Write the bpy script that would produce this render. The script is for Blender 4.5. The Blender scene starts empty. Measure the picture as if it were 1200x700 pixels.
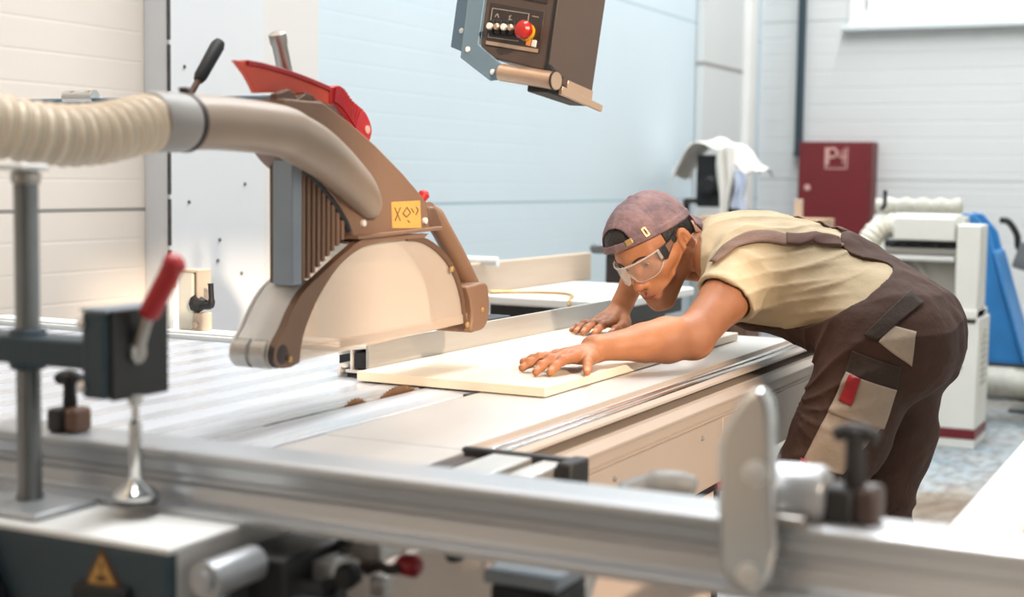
import bpy, math, random
import numpy as np
from mathutils import Vector, Matrix
random.seed(7)
SC = bpy.context.scene
COL = SC.collection
PI = math.pi

# ------------------------------------------------------------------ materials
def lin(c):
    return tuple(((v/255)/12.92 if v/255 <= .04045 else ((v/255+.055)/1.055)**2.4) for v in c) + (1,)
MATS = {}
def mat(name, rgb, rough=.5, metal=0., var=0., vscale=8., bump=0., bscale=60., stretch=None, rgb2=None, coat=0., spec=.5, trans=0., sub=0.):
    m = bpy.data.materials.new(name); m.use_nodes = True
    nt = m.node_tree; b = nt.nodes['Principled BSDF']
    b.inputs['Base Color'].default_value = lin(rgb)
    b.inputs['Roughness'].default_value = rough
    b.inputs['Metallic'].default_value = metal
    b.inputs['Specular IOR Level'].default_value = spec
    b.inputs['Coat Weight'].default_value = coat
    b.inputs['Transmission Weight'].default_value = trans
    if sub:
        b.inputs['Subsurface Weight'].default_value = sub
        b.inputs['Subsurface Radius'].default_value = (.012, .005, .003)
        b.inputs['Subsurface Scale'].default_value = 1.
    if var or rgb2 or bump:
        tc = nt.nodes.new('ShaderNodeTexCoord')
        mp = nt.nodes.new('ShaderNodeMapping')
        nt.links.new(tc.outputs['Object'], mp.inputs['Vector'])
        if stretch: mp.inputs['Scale'].default_value = stretch
        if var or rgb2:
            n = nt.nodes.new('ShaderNodeTexNoise'); n.inputs['Scale'].default_value = vscale
            n.inputs['Detail'].default_value = 5
            nt.links.new(mp.outputs[0], n.inputs['Vector'])
            r = nt.nodes.new('ShaderNodeValToRGB')
            c1 = lin(rgb); c2 = lin(rgb2) if rgb2 else tuple(max(0, v*(1-var)) for v in c1[:3])+(1,)
            r.color_ramp.elements[0].color = c2; r.color_ramp.elements[0].position = .32
            r.color_ramp.elements[1].color = c1; r.color_ramp.elements[1].position = .66
            nt.links.new(n.outputs['Fac'], r.inputs[0])
            nt.links.new(r.outputs[0], b.inputs['Base Color'])
        if bump:
            n2 = nt.nodes.new('ShaderNodeTexNoise'); n2.inputs['Scale'].default_value = bscale
            n2.inputs['Detail'].default_value = 4
            nt.links.new(mp.outputs[0], n2.inputs['Vector'])
            bp = nt.nodes.new('ShaderNodeBump'); bp.inputs['Strength'].default_value = bump
            bp.inputs['Distance'].default_value = .01
            nt.links.new(n2.outputs['Fac'], bp.inputs['Height'])
            nt.links.new(bp.outputs[0], b.inputs['Normal'])
    MATS[name] = m
    return m
M = {}
def defmat(key, *a, **k): M[key] = mat(key, *a, **k)
defmat('alu', (182,185,188), .36, .55, var=.12, vscale=14, stretch=(1,.05,1), bump=.05, bscale=120)
defmat('alux', (196,194,190), .40, .6, var=.12, vscale=20, stretch=(.05,1,1), bump=.04, bscale=150)
defmat('plate', (200,196,191), .36, .3, var=.05, vscale=14, stretch=(.05,1,1))
defmat('castiron', (204,208,214), .32, .3, var=.05, vscale=26, stretch=(.06,1,1), bump=.05, bscale=90)
defmat('chrome', (215,215,213), .16, 1.)
defmat('postgrey', (118,121,121), .34, .6, var=.1, vscale=20)
defmat('birch', (222,208,188), .5, var=.07, vscale=14, stretch=(.12,1,1))
defmat('steel', (180,176,170), .34, .9, var=.15, vscale=30)
defmat('bladesteel', (150,112,82), .34, .8, var=.2, vscale=40)
defmat('teal', (50,68,77), .45, .1, var=.15, vscale=5, bump=.03, bscale=200)
defmat('tealblue', (112,136,152), .4, .15, var=.1, vscale=6)
defmat('dark', (30,30,32), .45, var=.2, vscale=12)
defmat('rubber', (22,22,23), .6)
defmat('darkbrown', (58,45,40), .5, var=.25, vscale=10)
defmat('knobbrown', (112,80,62), .5, var=.2, vscale=12)
defmat('hood', (130,99,77), .5, var=.1, vscale=9, bump=.06, bscale=350)
defmat('hooddark', (104,76,57), .5, var=.15, vscale=9, bump=.06, bscale=300)
defmat('pipe', (160,140,122), .42, var=.16, vscale=5, bump=.03, bscale=200)
defmat('cuff', (156,152,146), .5, var=.08, vscale=12)
defmat('greybox', (140,150,158), .45, .2, var=.1, vscale=9)
defmat('greyplate', (222,219,213), .42, var=.05)
defmat('panelgrey', (168,154,142), .5, .1, var=.06, vscale=4, bump=.03, bscale=260)
defmat('lowerpanel', (178,160,146), .55, var=.08, vscale=4)
defmat('red', (178,30,36), .42, var=.15, vscale=12)
defmat('redorange', (222,84,58), .45, var=.08, vscale=12)
defmat('darkred', (160,24,34), .45, var=.15, vscale=30)
defmat('yellow', (222,168,84), .5, var=.12, vscale=30)
defmat('signyellow', (206,158,78), .5, var=.2, vscale=30)
defmat('signdark', (92,58,34), .5)
defmat('white', (236,236,232), .5, var=.04, vscale=5)
defmat('beamwhite', (246,246,246), .3, .05, var=.03)
defmat('cream', (228,222,205), .55, var=.08, vscale=9)
defmat('machinewhite', (228,227,219), .5, var=.06, vscale=4)
defmat('machinegrey', (150,146,138), .5, var=.2, vscale=5)
defmat('maroon', (112,28,34), .45, var=.12, vscale=4)
defmat('maroonside', (104,34,36), .5)
defmat('picto', (206,160,150), .6)
defmat('blue', (48,130,196), .45, var=.2, vscale=6)
defmat('ductgrey', (196,194,182), .6, var=.15, vscale=8)
defmat('motor', (120,122,122), .5, var=.3, vscale=9)
defmat('timber', (205,170,132), .6, var=.2, vscale=10, stretch=(1,.1,1))
defmat('tanwood', (208,186,164), .55, var=.12, vscale=18, stretch=(.1,1,1))
defmat('cloth', (232,228,220), .8, var=.1, vscale=6, bump=.3, bscale=14)
defmat('bluishbag', (205,214,232), .4, var=.15, vscale=9)
defmat('boxbrown', (84,70,62), .4, .1, var=.12, vscale=7, bump=.03, bscale=300)
defmat('boxdark', (50,42,38), .42, var=.1, vscale=9)
defmat('bronze', (196,168,144), .3, .6, var=.08, vscale=9)
defmat('buttonwhite', (232,226,214), .4)
defmat('buttonyellow', (214,168,40), .4)
defmat('buttonred', (176,36,30), .3)
defmat('lampor', (226,140,70), .4)
defmat('inkpale', (176,164,154), .6)
defmat('brass', (196,160,104), .35, .7)
# ------------------------------------------------------------------ mesh builder
class MB:
    def __init__(s): s.v=[]; s.f=[]; s.mi=[]
    def add(s, vs, fs, mi=0):
        n=len(s.v); s.v += [tuple(map(float,p)) for p in vs]; s.f += [tuple(i+n for i in q) for q in fs]; s.mi += [mi]*len(fs); return s
    def box(s, x0,x1,y0,y1,z0,z1, mi=0):
        vs=[(x,y,z) for x in (x0,x1) for y in (y0,y1) for z in (z0,z1)]
        fs=[(0,1,3,2),(4,6,7,5),(0,4,5,1),(2,3,7,6),(0,2,6,4),(1,5,7,3)]
        return s.add(vs,fs,mi)
    def obox(s, c, ax, h, mi=0):
        c=np.array(c,float); vs=[]
        for a in (-1,1):
            for b in (-1,1):
                for d in (-1,1): vs.append(c+np.array(ax[0])*a*h[0]+np.array(ax[1])*b*h[1]+np.array(ax[2])*d*h[2])
        fs=[(0,1,3,2),(4,6,7,5),(0,4,5,1),(2,3,7,6),(0,2,6,4),(1,5,7,3)]
        return s.add(vs,fs,mi)
    def prism(s, pts, axis, a, b, mi=0, frame=None):
        """outline pts in the two remaining world axes (or in a frame), extruded from a to b"""
        n=len(pts)
        def P(p,t):
            if frame is not None:
                o,u,v,w=frame; return np.array(o)+np.array(u)*p[0]+np.array(v)*p[1]+np.array(w)*t
            return {'x':(t,p[0],p[1]),'y':(p[0],t,p[1]),'z':(p[0],p[1],t)}[axis]
        vs=[P(p,a) for p in pts]+[P(p,b) for p in pts]
        fs=[tuple(range(n))[::-1], tuple(range(n,2*n))]+[(i,(i+1)%n,n+(i+1)%n,n+i) for i in range(n)]
        return s.add(vs,fs,mi)
    def tube(s, path, rad, n=20, caps=True, mi=0, sq=1.0):
        path=[np.array(p,float) for p in path]; m=len(path)
        if not hasattr(rad,'__len__'): rad=[rad]*m
        t0=path[1]-path[0]; t0/=np.linalg.norm(t0)
        ref=np.array([0,0,1.]) if abs(t0[2])<.9 else np.array([1.,0,0])
        u=np.cross(t0,ref); u/=np.linalg.norm(u)
        vs=[]
        for i in range(m):
            t=path[min(i+1,m-1)]-path[max(i-1,0)]; t/=np.linalg.norm(t)
            u=u-t*(u@t); u/=np.linalg.norm(u); v=np.cross(t,u)
            for k in range(n):
                a=2*PI*k/n; vs.append(path[i]+rad[i]*(u*math.cos(a)+v*sq*math.sin(a)))
        fs=[(i*n+k,i*n+(k+1)%n,(i+1)*n+(k+1)%n,(i+1)*n+k) for i in range(m-1) for k in range(n)]
        if caps: fs += [tuple(range(n))[::-1], tuple(range((m-1)*n,m*n))]
        return s.add(vs,fs,mi)
    def cyl(s, a, b, r, r2=None, n=24, mi=0): return s.tube([a,b],[r,r if r2 is None else r2],n,True,mi)
    def lathe(s, o, ax, prof, n=28, mi=0):
        """prof: list of (distance along ax, radius)"""
        ax=np.array(ax,float); ax/=np.linalg.norm(ax)
        ref=np.array([0,0,1.]) if abs(ax[2])<.9 else np.array([1.,0,0])
        u=np.cross(ax,ref); u/=np.linalg.norm(u); v=np.cross(ax,u); o=np.array(o,float)
        vs=[]
        for t,r in prof:
            for k in range(n):
                a=2*PI*k/n; vs.append(o+ax*t+max(r,1e-5)*(u*math.cos(a)+v*math.sin(a)))
        m=len(prof)
        fs=[(i*n+k,i*n+(k+1)%n,(i+1)*n+(k+1)%n,(i+1)*n+k) for i in range(m-1) for k in range(n)]
        fs += [tuple(range(n))[::-1], tuple(range((m-1)*n,m*n))]
        return s.add(vs,fs,mi)
    def grid(s, pts, mi=0, closed_u=False):
        nu=len(pts); nv=len(pts[0]); vs=[p for row in pts for p in row]
        fs=[(i*nv+j,((i+1)%nu)*nv+j,((i+1)%nu)*nv+j+1,i*nv+j+1) for i in range(nu if closed_u else nu-1) for j in range(nv-1)]
        return s.add(vs,fs,mi)
def crom(pts, n=8):
    """Catmull-Rom through points (any dimension)"""
    P=[np.array(p,float) for p in pts]; P=[2*P[0]-P[1]]+P+[2*P[-1]-P[-2]]; out=[]
    for i in range(1,len(P)-2):
        for k in range(n):
            t=k/n; a,b,c,d=P[i-1],P[i],P[i+1],P[i+2]
            out.append(.5*((2*b)+(c-a)*t+(2*a-5*b+4*c-d)*t*t+(3*b-a-3*c+d)*t**3))
    out.append(P[-2]); return out

OFF={}
def thing(name, label, cat, loc=(0,0,0), group=None):
    o=bpy.data.objects.new(name,None); COL.objects.link(o); o.location=loc; o.empty_display_size=.05
    OFF[o]=np.array(loc,float); tag(o,label,cat,group); return o
def tag(o,label=None,cat=None,group=None,kind=None):
    if label: o['label']=label
    if cat: o['category']=cat
    if group: o['group']=group
    if kind: o['kind']=kind
    return o
def obj(name, mb, mats, parent=None, loc=None, bevel=0, smooth=True, ang=35, seg=2, label=None, solid=0, subd=0):
    if not isinstance(mats,(list,tuple)): mats=[mats]
    off=OFF[parent] if parent is not None else np.array(loc if loc is not None else (0,0,0),float)
    me=bpy.data.meshes.new(name)
    if isinstance(mb,MB): vs,fs,mi=mb.v,mb.f,mb.mi
    else: vs,fs=mb; mi=None
    vs=np.asarray(vs,float)-off
    if isinstance(fs,np.ndarray):
        me.vertices.add(len(vs)); me.vertices.foreach_set('co',vs.astype(np.float32).ravel())
        me.loops.add(fs.size); me.loops.foreach_set('vertex_index',fs.astype(np.int32).ravel())
        me.polygons.add(len(fs)); me.polygons.foreach_set('loop_start',np.arange(0,fs.size,fs.shape[1],dtype=np.int32))
        me.update(calc_edges=True); me.validate()
    else:
        me.from_pydata([tuple(p) for p in vs],[],fs)
        import bmesh
        bm=bmesh.new(); bm.from_mesh(me); bmesh.ops.recalc_face_normals(bm,faces=bm.faces); bm.to_mesh(me); bm.free()
    for m in mats: me.materials.append(M[m] if isinstance(m,str) else m)
    if mi is not None and len(mats)>1: me.polygons.foreach_set('material_index',mi)
    o=bpy.data.objects.new(name,me); COL.objects.link(o)
    OFF[o]=off
    if parent is not None: o.parent=parent
    else: o.location=off
    if solid:
        md=o.modifiers.new('Solidify','SOLIDIFY'); md.thickness=solid; md.offset=1
    if bevel:
        md=o.modifiers.new('Bevel','BEVEL'); md.width=bevel; md.segments=seg; md.limit_method='ANGLE'; md.angle_limit=math.radians(40)
        md.harden_normals=False
    if subd:
        md=o.modifiers.new('Subd','SUBSURF'); md.levels=subd; md.render_levels=subd
    if smooth:
        me.polygons.foreach_set('use_smooth',[True]*len(me.polygons))
        if ang<180: me.set_sharp_from_angle(angle=math.radians(ang))
    if label: o['label']=label
    return o
def struct(name, mb, mats, **k):
    o=obj(name,mb,mats,**k); o['kind']='structure'; return o
# ------------------------------------------------------------------ setting
def node_wall(key, rgb, rib=.0946, joint=1.135, joff=1.155, jc=(150,146,140), ribbump=.35, jw=.006, rough=.55):
    m=bpy.data.materials.new(key); m.use_nodes=True; nt=m.node_tree; b=nt.nodes['Principled BSDF']
    N=nt.nodes.new; Lk=nt.links.new
    b.inputs['Roughness'].default_value=rough
    tc=N('ShaderNodeTexCoord'); sp=N('ShaderNodeSeparateXYZ'); Lk(tc.outputs['Object'],sp.inputs[0])
    def saw(off,per):
        a=N('ShaderNodeMath'); a.operation='SUBTRACT'; Lk(sp.outputs['Z'],a.inputs[0]); a.inputs[1].default_value=off
        p=N('ShaderNodeMath'); p.operation='PINGPONG'; Lk(a.outputs[0],p.inputs[0]); p.inputs[1].default_value=per/2
        return p
    j=saw(joff,joint); js=N('ShaderNodeMapRange'); js.interpolation_type='SMOOTHSTEP'; Lk(j.outputs[0],js.inputs['Value'])
    js.inputs['From Min'].default_value=jw*.5; js.inputs['From Max'].default_value=jw*1.5
    r=saw(joff,rib); rs=N('ShaderNodeMapRange'); rs.interpolation_type='SMOOTHSTEP'; Lk(r.outputs[0],rs.inputs['Value'])
    rs.inputs['From Min'].default_value=.001; rs.inputs['From Max'].default_value=.007
    no=N('ShaderNodeTexNoise'); no.inputs['Scale'].default_value=1.2; no.inputs['Detail'].default_value=4; Lk(tc.outputs['Object'],no.inputs['Vector'])
    c1=N('ShaderNodeMix'); c1.data_type='RGBA'; c1.inputs['A'].default_value=lin(tuple(v*.955 for v in rgb)); c1.inputs['B'].default_value=lin(rgb); Lk(no.outputs['Fac'],c1.inputs['Factor'])
    c2=N('ShaderNodeMix'); c2.data_type='RGBA'; c2.inputs['A'].default_value=lin(jc); Lk(c1.outputs['Result'],c2.inputs['B']); Lk(js.outputs['Result'],c2.inputs['Factor'])
    Lk(c2.outputs['Result'],b.inputs['Base Color'])
    mm=N('ShaderNodeMath'); mm.operation='MINIMUM'; Lk(js.outputs['Result'],mm.inputs[0]); Lk(rs.outputs['Result'],mm.inputs[1])
    bp=N('ShaderNodeBump'); bp.inputs['Strength'].default_value=ribbump; bp.inputs['Distance'].default_value=.006; Lk(mm.outputs[0],bp.inputs['Height']); Lk(bp.outputs[0],b.inputs['Normal'])
    M[key]=m
node_wall('w_beige',(240,229,217),ribbump=.12)
node_wall('w_blue',(211,226,233),jc=(164,188,196),ribbump=.10)
node_wall('w_back',(214,216,215),rib=.12,joff=2.43,jc=(176,180,178),ribbump=.5)
node_wall('w_col',(226,228,230),rib=9,joint=9,joff=20,ribbump=0)
node_wall('w_colc',(228,224,219),rib=9,joint=9,joff=20,ribbump=0)
node_wall('w_corner',(214,217,216),rib=9,joint=2.,joff=2.03,ribbump=.0,jw=.014)
defmat('w_strip',(206,212,213),.55,var=.04,vscale=2)
defmat('seam',(70,68,66),.6,var=.5,vscale=30)
def floor_mat():
    m=bpy.data.materials.new('floor'); m.use_nodes=True; nt=m.node_tree; b=nt.nodes['Principled BSDF']; N=nt.nodes.new; Lk=nt.links.new
    tc=N('ShaderNodeTexCoord')
    def noise(sc,det,st=None):
        n=N('ShaderNodeTexNoise'); n.inputs['Scale'].default_value=sc; n.inputs['Detail'].default_value=det
        if st:
            mp=N('ShaderNodeMapping'); mp.inputs['Scale'].default_value=st; Lk(tc.outputs['Object'],mp.inputs[0]); Lk(mp.outputs[0],n.inputs['Vector'])
        else: Lk(tc.outputs['Object'],n.inputs['Vector'])
        return n
    a=noise(1.3,6); r=N('ShaderNodeValToRGB'); Lk(a.outputs['Fac'],r.inputs[0])
    e=r.color_ramp.elements; e[0].position=.34; e[0].color=lin((128,110,92)); e[1].position=.72; e[1].color=lin((140,160,172))
    x=r.color_ramp.elements.new(.47); x.color=lin((156,148,136)); x=r.color_ramp.elements.new(.56); x.color=lin((166,172,174))
    n2=noise(9,6,(1,2.2,1)); r2=N('ShaderNodeValToRGB'); Lk(n2.outputs['Fac'],r2.inputs[0]); r2.color_ramp.elements[0].position=.35; r2.color_ramp.elements[1].position=.6
    r2.color_ramp.elements[0].color=lin((160,138,116)); r2.color_ramp.elements[1].color=(1,1,1,1)
    mx=N('ShaderNodeMix'); mx.data_type='RGBA'; mx.blend_type='MULTIPLY'; mx.inputs['Factor'].default_value=.6
    Lk(r.outputs[0],mx.inputs['A']); Lk(r2.outputs[0],mx.inputs['B']); Lk(mx.outputs['Result'],b.inputs['Base Color'])
    b.inputs['Roughness'].default_value=.42
    bp=N('ShaderNodeBump'); bp.inputs['Strength'].default_value=.15; Lk(n2.outputs['Fac'],bp.inputs['Height']); Lk(bp.outputs[0],b.inputs['Normal'])
    M['floor']=m
floor_mat()
YW=3.2; XW=10.4
struct('floor', MB().box(-7,10.7,-3.9,3.5,-.1,0), 'floor', smooth=False)
struct('wall_left', MB().box(-7,4.2,YW,YW+.2,0,7.4,0).box(4.2,10.6,YW,YW+.2,0,7.4,1), ['w_beige','w_blue'], smooth=False)
# back wall with its window opening
wy0,wy1,wz0,wz1=.55,2.47,2.47,3.3
struct('wall_back', MB().box(XW,XW+.2,wy1,YW,0,7.4).box(XW,XW+.2,-3.9,wy0,0,7.4).box(XW,XW+.2,wy0,wy1,0,wz0).box(XW,XW+.2,wy0,wy1,wz1,7.4),'w_back',smooth=False)
win=struct('window_1', MB().box(XW-.03,XW+.08,wy1-.02,wy1+.09,wz0-.09,wz1+.09).box(XW-.03,XW+.08,wy0-.09,wy0+.02,wz0-.09,wz1+.09)
   .box(XW-.03,XW+.08,wy0+.02,wy1-.02,wz0-.09,wz0+.02).box(XW-.03,XW+.08,wy0+.02,wy1-.02,wz1-.02,wz1+.09), 'white', bevel=.008)
obj('window_sill', MB().box(XW-.09,XW+.02,wy0-.13,wy1+.13,wz0-.125,wz0-.09),'w_strip',win,bevel=.006)
gl=bpy.data.materials.new('pane'); gl.use_nodes=True; gb=gl.node_tree.nodes['Principled BSDF']
gb.inputs['Transmission Weight'].default_value=1; gb.inputs['Roughness'].default_value=.02; gb.inputs['IOR'].default_value=1.02; gb.inputs['Base Color'].default_value=(1,1,1,1)
M['pane']=gl
obj('window_pane', MB().box(XW+.02,XW+.03,wy0,wy1,wz0,wz1),'pane',win)
# column cladding on the left wall
c=MB().box(3.70,4.215,3.10,YW,0,7.4,0)
struct('trim_1', c, 'w_col', bevel=.004)
sm=MB()
for i in range(30): sm.box(3.694,3.706,3.094,3.10,.05+i*.165,.05+i*.165+.15)
for x,z in ((3.78,1.62),(3.80,1.18),(3.96,1.05),(4.0,1.52),(3.95,.98),(4.08,.93),(4.1,1.24),(3.76,1.95)): sm.lathe((x,3.10,z),(0,-1,0),[(0,.006),(.003,.006),(.004,.002)],8)
struct('trim_2', sm, 'seam')
struct('trim_3', MB().box(4.215,4.58,3.12,YW,0,7.4),'w_colc',bevel=.004)
# corner column
struct('trim_4', MB().box(8.98,9.80,3.14,YW,0,7.4),'w_corner',bevel=.01)
struct('trim_5', MB().box(9.80,9.95,3.09,YW,0,7.4),'white',bevel=.01)
struct('trim_6', MB().box(9.95,10.06,3.12,YW,0,7.4),'w_strip',bevel=.01)
struct('baseboard_left', MB().box(-7,3.7,YW-.015,YW,0,.12),'w_strip')
# unseen wall added on the right; its opening shapes the sun patch
struct('sun_mask_wall', MB().box(-.34,10.6,-3.9,-3.7,0,7.4).box(-7,-.34,-3.9,-3.7,0,1.0).box(-7,-1.75,-3.9,-3.7,1.,7.4).box(-1.75,-.34,-3.9,-3.7,4.5,7.4),'w_back',smooth=False)

# ------------------------------------------------------------------ panel saw
def milled(key):
    m=M[key]; nt=m.node_tree; b=nt.nodes['Principled BSDF']; N=nt.nodes.new; Lk=nt.links.new
    tc=N('ShaderNodeTexCoord'); wv=N('ShaderNodeTexWave'); wv.bands_direction='Y'; wv.inputs['Scale'].default_value=3.1; wv.inputs['Distortion'].default_value=.6; wv.inputs['Detail'].default_value=2
    Lk(tc.outputs['Object'],wv.inputs['Vector'])
    mr=N('ShaderNodeMapRange'); Lk(wv.outputs['Fac'],mr.inputs['Value']); mr.inputs['To Min'].default_value=.20; mr.inputs['To Max'].default_value=.42; Lk(mr.outputs['Result'],b.inputs['Roughness'])
    bp=N('ShaderNodeBump'); bp.inputs['Strength'].default_value=.25; bp.inputs['Distance'].default_value=.004; Lk(wv.outputs['Fac'],bp.inputs['Height']); Lk(bp.outputs[0],b.inputs['Normal'])
milled('castiron')
TZ=.87
saw=thing('panel_saw','long panel saw with grey metal cabinet and wide pale cast table under the blade guard','saw',(2.0,1.9,0))
tb=MB()
tb.box(1.22,2.78,1.2685,1.379,.80,TZ)          # strip between carriage and blade
tb.box(1.22,1.88,1.379,1.391,.80,TZ)      
tb.box(2.42,2.78,1.379,1.391,.80,TZ)
tb.box(1.22,2.78,1.391,3.0,.80,TZ)
# fine raised bands planed along the cast table
obj('cast_table', tb,'castiron',saw,bevel=.002)
obj('slot_lip',MB().box(1.30,2.78,1.2565,1.2685,.83,TZ-.004),'hooddark',saw)
obj('table_edge_rail',MB().box(2.785,2.91,1.28,3.0,.82,TZ+.012).box(2.795,2.82,1.28,3.0,TZ+.012,TZ+.018),'white',saw,bevel=.003)
cab=MB().box(1.24,2.83,.945,2.6,.0,.655,0).box(1.24,2.83,1.27,2.6,.655,.80,0)
cb=obj('cabinet',cab,'lowerpanel',saw,bevel=.006)
ds=MB(); ds.box(2.62,2.838,.935,.946,.640,.652).box(2.826,2.838,.935,.946,.10,.640)
obj('door_seal',ds,'dark',cb,bevel=.002)
obj('door_handle',MB().lathe((2.836,.945,.650),(0,-1,0),[(0,.010),(.008,.016),(.020,.016),(.026,.008)],16),'red',cb,label='red round door knob')
obj('slot_notch',MB().box(2.335,2.385,1.2575,1.269,.855,.8725),'rubber',saw,bevel=.001)  # black block standing in for the dark gap by the board
# blades
def sawblade(c, r, th, teeth):
    m=MB(); pts=[]
    for i in range(teeth):
        a=2*PI*i/teeth
        pts += [(c[0]+r*math.cos(a),c[2]+r*math.sin(a)),(c[0]+(r-.0045)*math.cos(a+.5*2*PI/teeth),c[2]+(r-.0045)*math.sin(a+.5*2*PI/teeth)),
                (c[0]+(r-.001)*math.cos(a+.92*2*PI/teeth),c[2]+(r-.001)*math.sin(a+.92*2*PI/teeth))]
    return m.prism(pts,'y',c[1]-th/2,c[1]+th/2)
obj('saw_blade',sawblade((2.296,1.385,.734),.150,.0035,96),'bladesteel',saw,ang=20)
obj('scoring_blade',sawblade((2.15,1.385,.818),.062,.0035,36),'bladesteel',saw,ang=20)

# ------------------------------------------------------------------ sliding table
st=thing('sliding_table','long aluminium sliding carriage running along the near side of the saw','sliding table',(2.4,1.1,.66))
prof=[(1.258,.87),(1.014,.87),(1.010,.862),(.986,.862),(.984,.868),(.972,.868),(.970,.862),(.966,.862),(.964,.868),(.952,.868),(.944,.862),(.942,.857),(.980,.857),(.980,.841),(.942,.841),
      (.940,.836),(.926,.824),(.926,.818),(.940,.812),(.940,.796),(.934,.793),(.934,.789),(1.0,.789),(1.258,.789)]
obj('carriage_profile',MB().prism([(p[0],p[1]) for p in prof],'x',1.86,3.62),['panelgrey'],st,smooth=False,bevel=.0012)
obj('table_plate',MB().box(1.86,3.62,1.014,1.256,.870,.8715),'plate',st)
obj('carriage_top',MB().box(1.205,1.86,1.0,1.256,.80,.8715),'plate',st,bevel=.003)
obj('guide_strip',MB().box(1.87,3.62,.9525,.962,.866,.8715).box(1.87,3.62,.974,.983,.866,.8715),'chrome',st,bevel=.001,label='bright steel guide strip')
sp=obj('side_panel',MB().box(1.30,2.83,.930,.945,.656,.789).box(2.83,3.62,.930,1.25,.668,.789),'panelgrey',st,bevel=.003)
for x in (1.75,2.25,2.70,3.20,3.52): obj('rivet',MB().lathe((x,.930,.765),(0,-1,0),[(0,.005),(.003,.005),(.005,.002)],10),'steel',sp)
obj('end_trim',MB().box(3.62,3.632,.928,1.256,.668,.872),'panelgrey',st,bevel=.003)
ep=obj('end_plate',MB().prism([(1.002,.62),(1.30,.62),(1.30,.866),(1.002,.866)],'x',1.19,1.215),'teal',st,bevel=.004)
obj('end_cover',MB().box(1.19,1.345,1.0,1.30,.866,.8735),'white',st,bevel=.002,label='white top cover plate')
sg=MB(); sg.prism([(1.120,.817),(1.064,.822),(1.092,.864)],'x',1.1885,1.190,0)
sg.prism([(1.112,.8205),(1.072,.8240),(1.092,.855)],'x',1.1878,1.1886,1)
sg.prism([(1.094,.847),(1.089,.847),(1.090,.836),(1.093,.836)],'x',1.1872,1.1879,0)
sg.prism([(1.098,.826),(1.085,.827),(1.083,.832),(1.090,.834),(1.099,.832)],'x',1.1872,1.1879,0)
obj('warning_sign',sg,['signdark','signyellow'],ep,smooth=False,label='yellow triangular warning sticker')
obj('black_plate',MB().prism([(1.128,.70),(1.051,.70),(1.051,.824),(1.128,.821)],'x',1.180,1.192),'rubber',ep,bevel=.003)
obj('gusset',MB().prism([(1.30,.858),(1.262,.846),(1.18,.70),(1.30,.62)],'x',1.168,1.188),'dark',ep,bevel=.003)
obj('guide_tube',MB().cyl((1.20,.960,.842),(1.285,.960,.842),.020).cyl((1.192,.960,.842),(1.20,.960,.842),.011),'alu',st)
obj('guide_tube',MB().cyl((1.19,.975,.812),(1.285,.975,.812),.011),'chrome',st)
obj('end_knob',MB().lathe((1.19,1.292,.862),(-1,0,0),[(0,.006),(.012,.006),(.014,.014),(.03,.015),(.036,.008)],18),'chrome',st)

# clamp shoe on the carriage slot
cs=thing('edging_shoe','dark clamp shoe with two aluminium bars in the carriage slot behind the crosscut rail','clamp',(1.8,.9,.8))
obj('bar',MB().box(1.715,1.845,.888,.952,.850,.874),'alux',cs,bevel=.003)
obj('bar',MB().box(1.735,1.845,.836,.872,.848,.872),'alux',cs,bevel=.003)
obj('end_block',MB().box(1.845,1.860,.825,1.005,.832,.878),'dark',cs,bevel=.004)
obj('end_block',MB().box(1.80,1.862,.806,.832,.836,.880),'rubber',cs,bevel=.005)
obj('backing',MB().box(1.60,1.845,.975,1.0,.82,.866).box(1.70,1.84,.80,.975,.825,.848),'darkbrown',cs,bevel=.003)
obj('screw',MB().cyl((1.80,.812,.842),(1.80,.796,.842),.007),'chrome',cs)

# mechanism below the rail
um=thing('outrigger_bracket','aluminium and black swing bracket under the crosscut rail with a red knob','bracket',(1.6,.85,.7))
obj('carrier_bar',MB().box(1.30,1.37,.60,.965,.735,.790),'dark',um,bevel=.003)
obj('carrier_rail',MB().box(1.292,1.325,.60,.968,.790,.801),'alu',um,bevel=.002)
obj('bracket_block',MB().box(1.29,1.42,.922,.994,.66,.848),'dark',um,bevel=.005)
obj('clamp_block',MB().box(1.345,1.41,.900,.952,.810,.836),'alux',um,bevel=.003)
obj('clamp_block',MB().box(1.335,1.36,.955,.992,.812,.832),'white',um,bevel=.003)
obj('clamp_plate',MB().box(1.40,1.48,.868,.965,.826,.850),'alux',um,bevel=.003)
obj('lug',MB().box(1.41,1.44,.972,.992,.828,.852),'knobbrown',um,bevel=.003)
obj('bolt',MB().lathe((1.40,.912,.846),(-.2,0,1),[(0,.010),(.010,.010),(.012,.006)],14),'rubber',um)
obj('bolt',MB().lathe((1.345,.868,.828),(-1,0,0),[(0,.013),(.016,.015),(.024,.010)],14),'rubber',um)
obj('bolt',MB().lathe((1.345,.892,.812),(-1,0,0),[(0,.009),(.012,.010),(.016,.006)],14),'rubber',um)
obj('linkage',MB().tube(crom([(1.37,.868,.825),(1.37,.85,.833),(1.37,.835,.830),(1.37,.82,.836)]),.006),'darkbrown',um)
obj('linkage',MB().box(1.36,1.385,.838,.856,.800,.822),'alux',um,bevel=.002)
obj('red_knob',MB().lathe((1.38,.832,.836),(0,-1,0),[(0,.006),(.004,.006),(.006,.0125),(.024,.0135),(.030,.008)],20),'darkred',um,label='dark red round knob')
obj('tail_lug',MB().lathe((1.42,.778,.842),(-.4,0,1),[(0,.012),(.008,.014),(.014,.006)],14),'dark',um)
obj('slide_block',MB().box(1.38,1.47,.636,.716,.735,.830),'rubber',um,bevel=.008)
obj('slide_cap',MB().box(1.375,1.475,.632,.720,.830,.846),'greybox',um,bevel=.003)
obj('brace',MB().box(1.38,1.50,.54,.925,.725,.742),'darkbrown',um,bevel=.003)

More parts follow.
